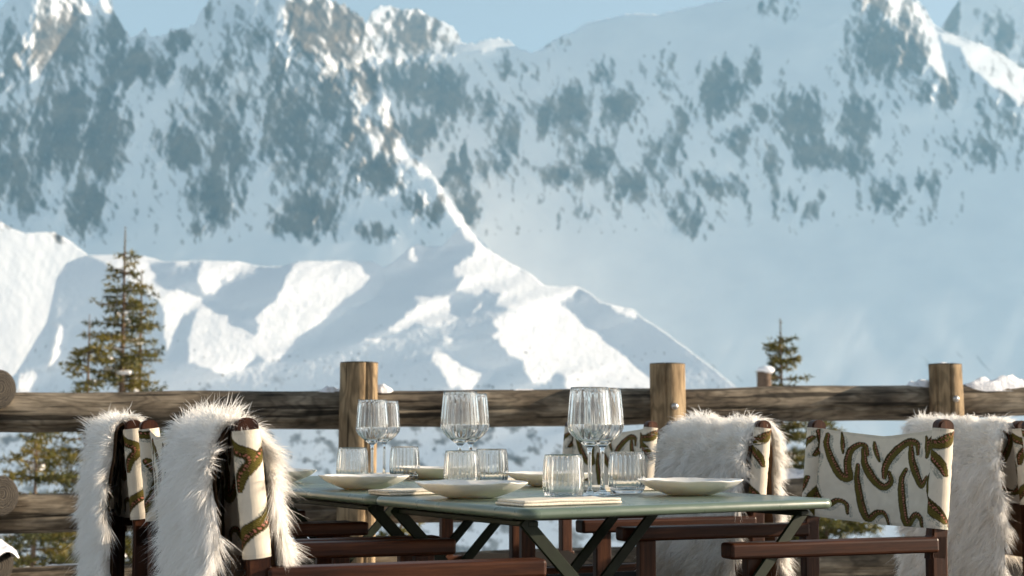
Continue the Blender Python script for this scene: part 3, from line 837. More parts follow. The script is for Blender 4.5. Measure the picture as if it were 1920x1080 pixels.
# settled snow on the timber
def snow_lump(name, pts, w, h, seed, label):
    """Low drift following points; half-widths w, height h."""
    pts = [Vector(p) for p in pts]
    n = 26; m = 13
    V = []
    cum = [0]
    for a, b in zip(pts, pts[1:]): cum.append(cum[-1] + (b - a).length)
    d = (pts[-1] - pts[0]).normalized(); side = Vector((0, 0, 1)).cross(d).normalized()
    for i in range(n):
        s = i / (n - 1); L = s * cum[-1]
        k = max(j for j in range(len(pts) - 1) if cum[j] <= L + 1e-9)
        c = pts[k].lerp(pts[k + 1], (L - cum[k]) / (cum[k + 1] - cum[k]))
        e = max(0.0, 1 - abs(2 * s - 1) ** 3) ** 0.6
        for j in range(m):
            a = -1 + 2 * j / (m - 1)
            nz = 0.75 + 0.45 * float(perlin(np.array(s * cum[-1] * 14 + seed), np.array(a * 1.8 + seed), seed)) + 0.25 * float(perlin(np.array(s * cum[-1] * 40), np.array(a * 5.0 + seed), seed + 3))
            prof = max(0.0, 1 - a * a) ** 0.55
            V.append(c + side * (a * w * (0.6 + 0.4 * e)) + Vector((0, 0, h * e * prof * nz - 0.012 - 0.35 * w * a * a)))
    me = np_mesh(name, np.array(V), grid_faces(n, m))
    o = link(name, me, None, M_SNOW)
    tag(o, kind='stuff')
    return o

def rail_top(px, dz=0.0):
    Y = 6.8
    for _ in range(6):
        x = (px - 960) / FPX * Y; Y = fence_y(x)
    z = np.interp(x, [-2.55, -0.74, 0.72, 2.02, 3.4], [0.955, 0.965, 0.985, 1.012, 1.045]) + 0.078 + dz
    return (x, Y, z)
snow_lump("snow", [rail_top(1698, -.01), rail_top(1742, .0)], 0.055, 0.055, 3, "")
snow_lump("snow", [rail_top(1800), rail_top(1860), rail_top(1990)], 0.065, 0.055, 4, "")
snow_lump("snow", [rail_top(590, -.01), rail_top(648)], 0.05, 0.045, 5, "")
snow_lump("snow", [rail_top(700, .0), rail_top(742, -.012)], 0.05, 0.050, 6, "")
snow_lump("snow", [rail_top(954, -.006), rail_top(1012, -.006)], 0.04, 0.028, 7, "")
snow_lump("snow", [rail_top(1370, -.02), rail_top(1395, -.02)], 0.03, 0.014, 9, "")
snow_lump("snow", [rail_top(1590, -.03), rail_top(1645, -.035)], 0.07, 0.02, 8, "")
snow_lump("snow", [(-1.95, fence_y(-1.95), 1.03), (-1.75, fence_y(-1.75), 1.03)], 0.04, 0.012, 10, "")
snow_lump("snow", [(1.05, fence_y(1.05), 0.655), (1.30, fence_y(1.30), 0.66), (1.62, fence_y(1.62), 0.665)], 0.06, 0.055, 11, "")
snow_lump("snow", [(-2.2, fence_y(-2.2), 0.31), (-1.6, fence_y(-1.6), 0.318)], 0.05, 0.03, 12, "")
P_ = at(1772, 686, fence_y(2.0) - 0.1)
snow_lump("snow", [P_ + Vector((-0.05, 0, 0.004)), P_ + Vector((0.03, 0, 0.004))], 0.045, 0.026, 13, "")
P_ = at(8, 1028, 6.05)
snow_lump("snow", [P_ + Vector((-0.14, 0.1, 0.0)), P_ + Vector((0.02, -0.02, 0.0))], 0.08, 0.05, 14, "")

# ================================================================== spruces beyond the fence
def spruce_mesh(H, rmax, seed, density=1.0, lean=0.0, top_bare=0.10, whorl=0.16):
    rng = np.random.RandomState(seed)
    tri = []; tone = []; wood = []
    def blade(p, d, L, w, tn):
        d = d / (np.linalg.norm(d) + 1e-9)
        r = rng.normal(size=3); s = np.cross(d, r); s /= np.linalg.norm(s) + 1e-9
        tri.append((p - s * w, p + s * w, p + d * L)); tone.append(tn)
    z = H * (1 - top_bare); 
    k = 0
    while z > H * 0.02:
        f = 1 - z / H
        rad = rmax * (f ** 0.82) * (0.6 + 0.75 * rng.rand())
        nb = 4 + int(3 * min(1, f * 3))
        for b in range(nb):
            if rng.rand() > 0.92: continue
            ang = 2 * np.pi * (b + rng.rand() * 0.8) / nb + k * 1.3
            L = rad * (0.45 + 0.75 * rng.rand()) + 0.10
            out = np.array([math.cos(ang), math.sin(ang), 0])
            base = np.array([lean * z, 0, z + rng.normal() * 0.10])
            droop = 0.05 + 0.45 * f * rng.rand(); n = max(4, int(L / 0.07))
            pts = []
            for i in range(n + 1):
                t = i / n
                pts.append(base + out * L * t + np.array([0, 0, L * (0.12 * t - droop * t + 0.42 * t * t * droop * 1.5)]) + rng.normal(size=3) * 0.012)
            for i in range(n):
                wood.append((pts[i], pts[i + 1], 0.012 * (1 - i / n) + 0.003))
            tb = np.clip(0.45 + 0.30 * rng.normal(), 0, 1)
            for i in range(1, n + 1):
                t = i / n
                if t < 0.12: continue
                d = pts[i] - pts[i - 1]
                tw = (L * 0.36 * (1 - t) + 0.09) * (0.6 + 0.8 * rng.rand())
                for sgn in (-1, 1):
                    side = np.cross(d, [0, 0, 1]) * sgn; side = side / (np.linalg.norm(side) + 1e-9)
                    td = d / np.linalg.norm(d) * 0.75 + side + np.array([0, 0, -0.18 + 0.2 * rng.normal()])
                    td = td / np.linalg.norm(td)
                    m = max(2, int(tw / 0.035 * density))
                    for j in range(m):
                        q = pts[i] + td * tw * (j + rng.rand()) / m
                        for _ in range(3):
                            dd = td * 0.6 + rng.normal(size=3) * 0.55
                            blade(q, dd, 0.055 + 0.05 * rng.rand(), 0.013, np.clip(tb + 0.22 * rng.normal() + 0.15 * t, 0, 1))
        z -= whorl * (0.7 + 0.6 * rng.rand()) * (0.6 + 0.8 * min(1, f * 2)); k += 1
    # leader tuft
    zz = H * (1 - top_bare)
    for i in range(40):
        p = np.array([lean * zz, 0, zz + rng.rand() * H * top_bare * 0.9]); blade(p, rng.normal(size=3) * 0.6 + np.array([0, 0, .8]), 0.05, 0.006, 0.4)
    V = np.array(tri).reshape(-1, 3); F = np.arange(len(V)).reshape(-1, 3)
    W = []; WF = []
    for a, b, r in wood:
        d = b - a; s = np.cross(d, [0.3, 0.2, 1.0]); s /= np.linalg.norm(s) + 1e-9; u = np.cross(d, s); u /= np.linalg.norm(u) + 1e-9
        o = len(W)
        for q, rr in ((a, r), (b, r * 0.8)):
            for an in (0, 2.094, 4.189): W.append(q + (s * math.cos(an) + u * math.sin(an)) * rr)
        for i in range(3): WF.append((o + i, o + (i + 1) % 3, o + 3 + (i + 1) % 3, o + 3 + i))
    return V, F, np.repeat(np.array(tone), 3), np.array(W), np.array(WF)

def spruce(px, ptop, Y, H, rmax, seed, label, density=1.0, whorl=0.16, top_bare=0.10, snow=14, shrub=False):
    P = at(px, ptop, Y)
    root = empty("spruce_tree", (P.x, P.y, P.z - H))
    tag(root, label, "tree", "spruces beyond the log fence")
    V, F, tn, W, WF = spruce_mesh(H, rmax, seed, density, top_bare=top_bare, whorl=whorl)
    t = lathe("trunk", [(0.0, 0)] + [(0.006 + 0.017 * H * (1 - z) * 0.9, z * H) for z in np.linspace(0, 1, 14)] + [(0.0, H + .01)], 10)
    link("trunk", t, root, M_BARK)
    me = np_mesh("crown", V, F, smooth=False); set_attr(me, "tone", tn)
    cr = link("crown", me, root, M_NEEDLE)
    link("branches", np_mesh("branches", W, WF), root, M_BARK)["kind"] = "stuff"
    if snow:
        rng = np.random.RandomState(seed + 5); bm = bmesh.new()
        for i in range(snow):
            f = 0.15 + 0.5 * rng.rand(); z = H * (1 - f); r = rmax * f ** .82 * (0.2 + 0.6 * rng.rand()); a = rng.rand() * 6.28
            s = 0.02 + 0.055 * rng.rand() ** 2
            M = Matrix.Translation((r * math.cos(a), r * math.sin(a), z)) @ Matrix.Rotation(rng.rand() * 6, 4, 'Z') @ Matrix.Rotation(0.5 * rng.normal(), 4, 'X') @ Matrix.Diagonal((s * 2.2, s * 1.2, s * 0.55, 1))
            bmesh.ops.create_icosphere(bm, subdivisions=2, radius=1.0, matrix=M)
        for v in bm.verts: v.co += Vector((rng.normal(), rng.normal(), rng.normal())) * 0.012
        link("snow_clumps", bm_mesh("snow_clumps", bm, True), root, M_SNOW)["kind"] = "stuff"
    return root
spruce(235, 425, 24.0, 8.2, 1.25, 101, "tall spruce with snow clumps behind the left end of the fence", 0.75, 0.2, 0.07, 26)
spruce(266, 505, 25.0, 7.0, 1.0, 102, "thin spruce with a bare pale trunk close beside the tall spruce", 0.6, 0.26, 0.08, 8)
spruce(168, 590, 23.0, 6.0, 1.5, 103, "short spruce left of the tall snowy spruce", 0.7, 0.2, 0.07, 8)
spruce(70, 770, 20.0, 4.6, 1.5, 104, "low spruce showing under the rail at the left log ends", 0.7, 0.2, 0.08, 8)
spruce(1463, 598, 22.0, 6.2, 1.0, 105, "small spruce rising over the rail between the middle and right posts", 0.9, 0.15, 0.06, 10)
spruce(1545, 770, 20.0, 3.6, 1.1, 106, "bushy young spruce under the rail behind the patterned chair", 0.9, 0.15, 0.06, 4)
spruce(752, 930, 15.0, 1.4, 0.30, 107, "tiny spruce sapling seen under the table between the posts", 0.6, 0.16, 0.06, 2)

def build_snag():
    P = at(1433, 697, 21.0)
    root = empty("broken_trunk", (P.x, P.y, P.z - 3.0))
    tag(root, "snapped grey tree trunk with a snow cap beside the small spruce", "tree stump")
    o = link("trunk", log_mesh("trunk", 3.0, 0.14, 0.10, 123, 16), root, [M_BARK, M_BARK]); o.rotation_euler = (0, -math.pi / 2, 0)
    bm = bmesh.new(); bmesh.ops.create_icosphere(bm, subdivisions=3, radius=1.0, matrix=Matrix.Translation((0.02, 0, 3.02)) @ Matrix.Diagonal((0.12, 0.12, 0.06, 1)))
    link("snow_cap", bm_mesh("snow_cap", bm, True), root, M_SNOW)
build_snag()

# ================================================================== the row of three tables
TO = Vector((0.025, 2.87, 0.0))                     # near corner of the row
TA = math.radians(31.8)
TU = Vector((math.cos(TA), math.sin(TA), 0))        # across the row
TV = Vector((-math.sin(TA), math.cos(TA), 0))       # along the row
TW, TL, TH = 0.795, 0.645, 0.743
def tpos(u, v, z=0.0): return TO + TU * u + TV * v + Vector((0, 0, z))

def rounded_rect(w, l, r, n=8):
    pts = []
    for cx, cyy, a0 in ((w - r, l - r, 0), (r, l - r, 90), (r, r, 180), (w - r, r, 270)):
        for k in range(n + 1):
            a = math.radians(a0 + 90 * k / n); pts.append((cx + r * math.cos(a), cyy + r * math.sin(a)))
    return pts

def make_table():
    root = empty("bistro_table", TO, TA)
    tag(root, "green metal folding table nearest the camera holding a fanned napkin", "table", "green folding tables set end to end")
    # top: pressed sheet with a rolled rim
    n = 9; ring = np.array(rounded_rect(TW, TL, 0.035, n)); c = ring.mean(0)
    prof = [(0.030, 0.0), (0.012, 0.0), (0.006, -0.001), (0.002, -0.005), (0.0, -0.011), (0.0015, -0.017), (0.006, -0.021), (0.012, -0.021), (0.013, -0.006)]
    V = []; m = len(ring)
    # inward normals of the ring
    nxt = np.roll(ring, -1, 0) - np.roll(ring, 1, 0); nrm = np.stack([-nxt[:, 1], nxt[:, 0]], -1); nrm /= np.linalg.norm(nrm, axis=1)[:, None]
    for f in (0.0, 0.4, 0.8):
        V.append(np.concatenate([c + (ring + nrm * 0.030 - c) * (0.001 if f == 0 else f), np.full((m, 1), TH)], 1))
    for d, z in prof:
        V.append(np.concatenate([ring + nrm * d, np.full((m, 1), TH + z)], 1))
    V.append(np.concatenate([c + (ring - c) * 0.5, np.full((m, 1), TH - 0.006)], 1))
    V.append(np.concatenate([c + (ring - c) * 0.001, np.full((m, 1), TH - 0.006)], 1))
    me = np_mesh("table_top", np.concatenate(V), grid_faces(len(V), m, True)[:, ::-1])
    link("table_top", me, root, M_GREEN)
    # folding legs: crossed flat bars near both ends, joined by feet and stretchers
    for q, (v, flip) in enumerate(((0.055, 1), (TL - 0.055, -1))):
        for s in (0, 1):
            bm = bmesh.new()
            vv = v + flip * 0.016 * s
            x0, x1 = (0.03, TW - 0.07) if s == 0 else (TW - 0.03, 0.07)
            bar_between(bm, (x0, vv, TH - 0.024), (x1, vv, 0.012), 0.008, 0.026, 0.0015)
            link("leg", bm_mesh("leg", bm), root, M_FRAME)
        me2 = lathe("pivot_bolt", [(0, -0.016), (0.009, -0.016), (0.009, 0.016), (0, 0.018)], 12)
        o = link("pivot_bolt", me2, root, M_STEEL); o.location = (TW / 2 - 0.0, v + flip * 0.008, 0.37); o.rotation_euler = (math.pi / 2, 0, 0)
    for x, z in ((0.05, TH - 0.032), (TW - 0.05, TH - 0.032), (0.09, 0.015), (TW - 0.09, 0.015)):
        bm = bmesh.new(); box_into(bm, (x, TL / 2, z), (0.024, TL - 0.10, 0.012), None, 0.002, 1)
        link("stretcher", bm_mesh("stretcher", bm), root, M_FRAME)
    for x, v in ((0.05, 0.1), (TW - 0.05, 0.1)):
        bm = bmesh.new(); box_into(bm, (x, v, TH - 0.022), (0.05, 0.03, 0.012), None, 0.003, 1); link("hinge", bm_mesh("hinge", bm), root, M_FRAME)
    return root
table = make_table()
for i, lab in ((1, "green metal folding table in the middle of the row of three"), (2, "green metal folding table at the far end of the row by the log fence")):
    t2 = copy_tree(table); t2.location = TO + TV * (TL + 0.004) * i; t2["label"] = lab
table["label"] = "green metal folding table whose bare corner stands nearest, beside the patterned chair"

# ================================================================== tableware
def wine_mesh():
    outer = [(0.0, 0.0), (0.020, 0.0003), (0.0375, 0.0006), (0.0385, 0.0016), (0.036, 0.0028), (0.022, 0.0050), (0.010, 0.0085), (0.0056, 0.016), (0.0043, 0.035), (0.0040, 0.065), (0.0043, 0.095), (0.0062, 0.105), (0.011, 0.1105)]
    bowl = [(0.022, 0.119), (0.034, 0.129), (0.0440, 0.141), (0.0478, 0.152), (0.0480, 0.163), (0.0466, 0.183), (0.0441, 0.210), (0.0417, 0.2385)]
    inner = [(0.0404, 0.2385), (0.0429, 0.210), (0.0453, 0.183), (0.0467, 0.163), (0.0465, 0.153), (0.0427, 0.1425), (0.033, 0.1315), (0.021, 0.1222), (0.010, 0.1178), (0.0, 0.1168)]
    o = smooth_profile(outer + bowl, 4); rim = np.array([(0.0415, 0.2393), (0.0411, 0.2396), (0.0407, 0.2393)]); i = smooth_profile(inner, 4)
    P = np.concatenate([o, rim, i])
    nf = 20
    def fl(k, th):
        z = P[np.minimum(k, len(P) - 1), 1]
        a = smoothstep(0.118, 0.145, z) * smoothstep(0.2395, 0.222, z)
        return 0.0010 * a * np.cos(nf * th) * (k < len(o)) + 0.0003 * a * np.cos(nf * th) * (k >= len(o))
    return lathe("wine_glass", P, nf * 8, fl)

def tumbler_mesh():
    outer = [(0.0, 0.0015), (0.015, 0.0012), (0.028, 0.0), (0.0345, 0.0025), (0.0395, 0.010), (0.0425, 0.022), (0.0433, 0.034), (0.0425, 0.055), (0.0408, 0.078), (0.0390, 0.094)]
    inner = [(0.0374, 0.094), (0.0391, 0.078), (0.0408, 0.055), (0.0414, 0.034), (0.0400, 0.022), (0.0345, 0.0125), (0.024, 0.0095), (0.0, 0.0090)]
    o = smooth_profile(outer, 4); i = smooth_profile(inner, 4); rim = np.array([(0.0388, 0.0948), (0.0382, 0.0951), (0.0376, 0.0948)])
    P = np.concatenate([o, rim, i]); nf = 24
    def fl(k, th):
        z = P[np.minimum(k, len(P) - 1), 1]
        a = smoothstep(0.004, 0.02, z) * smoothstep(0.0945, 0.082, z)
        return 0.0010 * a * np.cos(nf * th) * (k < len(o)) + 0.0003 * a * np.cos(nf * th) * (k >= len(o))
    return lathe("tumbler", P, nf * 8, fl)
WINE, TUMBLER = wine_mesh(), tumbler_mesh()

def plate_mesh(seed, D):
    r = D / 2
    outer = [(0, 0.001), (r * .30, 0.0005), (r * .40, 0.0), (r * .52, 0.004), (r * .70, 0.0115), (r * .86, 0.0205), (r * .985, 0.0310), (r, 0.0335)]
    inner = [(r * .985, 0.0342), (r * .95, 0.0318), (r * .82, 0.0235), (r * .66, 0.0160), (r * .48, 0.0095), (r * .25, 0.0068), (0, 0.0062)]
    P = np.concatenate([smooth_profile(outer, 3), smooth_profile(inner, 3)])
    seg = 72
    me = lathe("plate", P, seg)
    n = len(me.vertices); co = np.zeros(n * 3, np.float32); me.vertices.foreach_get("co", co); co = co.reshape(-1, 3)
    th = np.arctan2(co[:, 1], co[:, 0]); q = np.hypot(co[:, 0], co[:, 1]) / r
    w = q ** 3
    co[:, 2] += w * (0.0022 * perlin(np.cos(th) * 1.3 + seed, np.sin(th) * 1.3, seed) + 0.0012 * perlin(np.cos(th) * 5 + seed, np.sin(th) * 5, seed + 1))
    s = 1 + w * 0.02 * perlin(np.cos(th) * 2 + seed, np.sin(th) * 2 + 5, seed + 2); co[:, :2] *= s[:, None]
    me.vertices.foreach_set("co", co.ravel()); me.update()
    return me

def place(name, me, mat, u, v, rz, label, cat, group, sc=1.0):
    o = link(name, me, None, mat); o.location = tpos(u, v, TH + 0.0006); o.rotation_euler = (0, 0, rz); o.scale = (sc,) * 3
    tag(o, label, cat, group); return o

G_P, G_W, G_T, G_N = "stoneware plates laid on the tables", "fluted wine glasses on the tables", "fluted tumblers on the tables", "folded napkins beside the plates"
for u, v, D, sd, lab in [(.14, .44, .246, 1, "nearest pale plate with uneven rim behind the front napkin"),
                         (.14, .965, .222, 2, "pale plate on the left below the far tumblers and post"),
                         (.14, 1.50, .215, 3, "pale plate half hidden by the large white sheepskin"),
                         (.63, .30, .238, 4, "pale plate alone on the right in front of the sheepskin chair"),
                         (.63, .88, .222, 5, "pale plate half hidden behind the nearest tumbler"),
                         (.63, 1.50, .215, 6, "farthest pale plate, half hidden behind the middle tumbler")]:
    place("plate", plate_mesh(sd, D), M_CERAMIC, u, v, sd * 1.1, lab, "plate", G_P)
for u, v, sc, lab in [(.385, .344, 1.0, "largest wine glass in front, left of its pair"), (.453, .392, 1.0, "wine glass in the front pair, overlapped by the largest one"),
                      (.36, .873, 1.0, "wine glass in the middle pair, standing behind a tumbler"), (.50, 1.06, 1.0, "wine glass in the middle pair, partly behind its neighbour"),
                      (.40, 1.44, .95, "wine glass in the far pair, in front of the fence post"), (.52, 1.60, .95, "wine glass in the far pair, just right of the fence post")]:
    place("wine_glass", WINE, M_GLASS, u, v, u * 7, lab, "wine glass", G_W, sc)
for u, v, lab in [(.244, .237, "nearest tumbler standing by the front napkin"), (.545, .425, "tumbler just right of the front wine glass stems"),
                  (.30, .76, "middle tumbler in front of the middle wine glass stem"), (.50, .955, "tumbler right behind the middle tumbler"),
                  (.30, 1.36, "far tumbler in front of the fence post"), (.53, 1.49, "far tumbler right of the fence post")]:
    place("tumbler", TUMBLER, M_GLASS, u, v, v * 5, lab, "tumbler", G_T)

def napkin_mesh(seed, l=0.235, w=0.105):
    """Cloth folded into a flat strip: three soft layers, slightly out of register."""
    bm = bmesh.new(); rng = random.Random(seed)
    for k in range(2):
        dx = (rng.random() - .5) * 0.006; dy = (rng.random() - .5) * 0.006
        box_into(bm, (dx, dy, 0.0032 + 0.0062 * k), (l - 0.005 * k, w - 0.004 * k, 0.0062), Matrix.Rotation((rng.random() - .5) * 0.02, 3, 'Z'), 0.0026, 2)
    bmesh.ops.subdivide_edges(bm, edges=[e for e in bm.edges if e.calc_length() > 0.05], cuts=10, use_grid_fill=True)
    for v in bm.verts:
        x, y, z = v.co
        f = z / 0.013
        v.co.z += f * (0.0022 * float(perlin(np.array(x * 14 + seed), np.array(y * 16.0), seed)) + 0.0016 * max(0, -y / w) - 0.0012)
        v.co.y += 0.0012 * float(perlin(np.array(x * 20.0), np.array(z * 300 + seed), seed + 2))
    return bm_mesh("napkin", bm, True)
for u, v, dr, sd, lab in [(.155, .115, .0, 1, "cream napkin at the near edge beside the nearest tumbler"), (.14, .655, .02, 2, "cream napkin at the left edge between the two left plates"),
                          (.655, .565, -.02, 3, "white napkin behind the plate on the right"), (.645, 1.16, .0, 4, "white napkin on the far right side behind the middle tumblers"),
                          (.64, 1.72, .02, 5, "white napkin at the far end past the farthest plate")]:
    o = place("napkin", napkin_mesh(sd), M_LINEN, u, v, TA + dr, lab, "napkin", G_N)

# ================================================================== director's chairs
POST_Z = 0.915
def fabric_print(A, B):
    """Print colours over the fabric: A along the cloth in metres from the left post, B up the cloth in metres."""
    W, H = 0.53, 0.245
    # centre lines measured on the cloth (unit square, B downwards)
    raw = [([(335, 395), (331, 450), (362, 540), (408, 620), (445, 622), (437, 540), (450, 470), (490, 430), (528, 432), (541, 480)], 15),
           ([(516, 455), (530, 540), (575, 620), (625, 656), (663, 628), (655, 575)], 17), ([(628, 600), (640, 520), (690, 450), (755, 412), (806, 428), (815, 480)], 16),
           ([(772, 435), (782, 520), (815, 600), (845, 650), (872, 610)], 16), ([(868, 500), (882, 430), (930, 400), (1000, 395), (1040, 420)], 15),
           ([(402, 375), (408, 430), (412, 490)], 8), ([(572, 405), (585, 460), (603, 512)], 9), ([(858, 395), (865, 450), (866, 505)], 9),
           ([(296, 505), (272, 610), (285, 710), (325, 790), (360, 792), (400, 762), (440, 778), (450, 830)], 13),
           ([(492, 548), (488, 640), (510, 750), (548, 845), (595, 805), (635, 806), (660, 865)], 14),
           ([(745, 562), (722, 620), (733, 740), (765, 855), (815, 805), (848, 825), (862, 870)], 15),
           ([(945, 540), (905, 620), (918, 720), (968, 800), (985, 850)], 20), ([(985, 380), (1030, 440), (1080, 455), (1130, 520), (1150, 560)], 17), ([(1150, 430), (1090, 480), (1040, 540), (1020, 600)], 15), ([(1010, 830), (1050, 780), (1095, 720), (1120, 660)], 19), ([(1130, 860), (1150, 800), (1180, 760)], 16),
           ([(285, 370), (250, 430), (205, 470), (215, 530)], 15), ([(140, 420), (190, 480), (230, 540), (240, 600)], 14), ([(270, 840), (235, 770), (180, 720), (150, 650)], 17), ([(120, 380), (100, 460), (130, 520)], 15), ([(110, 860), (130, 780), (110, 700)], 15)]
    best = np.full(A.shape, 9.0); along = np.zeros(A.shape); side = np.zeros(A.shape); wid = np.full(A.shape, 1.0); shade = np.full(A.shape, 9.0)
    X = A / W * 675 + 300; Y = 365 + (1 - B / H) * 505
    for pts, w in raw:
        P = smooth_profile(pts, 8); L = 0.0; tot = np.linalg.norm(np.diff(P, axis=0), axis=1).sum()
        for a, b in zip(P, P[1:]):
            d = b - a; l = np.linalg.norm(d)
            if l < 1e-6: continue
            t = np.clip(((X - a[0]) * d[0] + (Y - a[1]) * d[1]) / (l * l), 0, 1)
            ex = X - a[0] - t * d[0]; ey = Y - a[1] - t * d[1]
            dist = np.hypot(ex, ey); s = (L + t * l) / tot
            hw = w * (0.6 + 0.9 * np.sin(np.pi * np.clip(s * 0.9 + 0.08, 0, 1)))
            q = dist / hw
            upd = q < best
            best = np.where(upd, q, best); along = np.where(upd, L + t * l, along); wid = np.where(upd, hw, wid)
            side = np.where(upd, np.sign(ex * d[1] - ey * d[0]) * q, side)
            sx = np.hypot(X - 17 - a[0] - t * d[0], Y - 12 - a[1] - t * d[1]) / hw
            shade = np.minimum(shade, sx)
            L += l
    rng = np.random.RandomState(3)
    grain = rng.rand(*A.shape)
    cream = np.array([0.74, 0.67, 0.55]); olive = np.array([0.070, 0.056, 0.012]); olive2 = np.array([0.150, 0.122, 0.030]); dark = np.array([0.030, 0.022, 0.012]); pink = np.array([0.42, 0.16, 0.11]); grey = np.array([0.33, 0.34, 0.29])
    C = np.ones(A.shape + (3,)) * cream
    st = (shade < 1.0) & (grain < 0.55 + 0.6 * perlin(X / 60, Y / 60, 9))
    C[st] = grey
    weave = (np.sin((X + Y) * 0.75) > 0)
    band = best < 1.0
    C[band] = np.where(weave[band][:, None], olive, olive2)
    C[(best > 0.84) & band] = dark * 1.6 + olive * 0.3
    inn = band & (side > 0.1) & (side < 0.80)
    C[inn & (side > 0.08)] *= 0.42
    dot = band & (np.abs(side - 0.36) < 0.22) & ((along % 14.0) < 7.5) & (wid > 8)
    C[dot] = np.where((grain[dot] < 0.75)[:, None], pink, dark)
    return C

def build_backrest_mesh():
    hw = 0.265; z0, z1 = 0.668, 0.893
    rx, ry = 0.0255, 0.0205
    path = []
    n = 26
    for k in range(n + 1):
        a = math.pi / 2 + 2 * math.pi * (1 - k / n)       # round the near post, from its inner side back to it
        path.append((rx * math.cos(a), -hw + ry * math.sin(a)))
    m = 110
    ya, yb = -hw + ry, hw - ry
    for k in range(1, m):
        t = k / m
        path.append((-0.022 * math.sin(math.pi * t) ** 0.8, ya + (yb - ya) * t))
    for k in range(n + 1):
        a = -math.pi / 2 - 2 * math.pi * k / n
        path.append((rx * math.cos(a), hw + ry * math.sin(a)))
    P = np.array(path)
    # finer along the strip for the print
    s = np.concatenate([[0], np.cumsum(np.linalg.norm(np.diff(P, axis=0), axis=1))])
    ns = int(s[-1] / 0.0020); sv = np.linspace(0, s[-1], ns)
    px_ = np.interp(sv, s, P[:, 0]); py_ = np.interp(sv, s, P[:, 1])
    nz = int((z1 - z0) / 0.0020); zv = np.linspace(z0, z1, nz)
    X = np.repeat(px_[None], nz, 0); Y = np.repeat(py_[None], nz, 0); Z = np.repeat(zv[:, None], ns, 1)
    S = np.repeat(sv[None], nz, 0)
    inner = np.clip(1 - np.abs(Y) / 0.235, 0, 1) ** 0.8
    h = (Z - z0) / (z1 - z0)
    Z = Z - inner * (0.016 * h + 0.004 * (1 - h)) * 1.0            # the cloth hangs slightly between the posts
    X = X + inner * (0.007 * fbm(Y * 9 + 2 + Z * 6, Z * 9, 3, 19)) + 0.0010 * perlin(Y * 40, Z * 50, 8)
    X = X - inner * 0.010 * (1 - h)
    C = fabric_print(S - s[n], Z - z0 + 0 * S) if False else fabric_print(S - s[n], np.repeat((zv - z0)[:, None], ns, 1) / (z1 - z0) * 0.245)
    # hems
    hem = (h > 0.965) | (h < 0.03)
    C[hem] = C[hem] * 0.9
    me = np_mesh("backrest", np.stack([X, Y, Z], -1).reshape(-1, 3), grid_faces(nz, ns))
    set_color(me, "print", C.reshape(-1, 3))
    a = me.attributes.new("cloth_co", 'FLOAT_VECTOR', 'POINT')
    a.data.foreach_set("vector", np.stack([S, Z, 0 * S], -1).astype(np.float32).ravel())
    return me

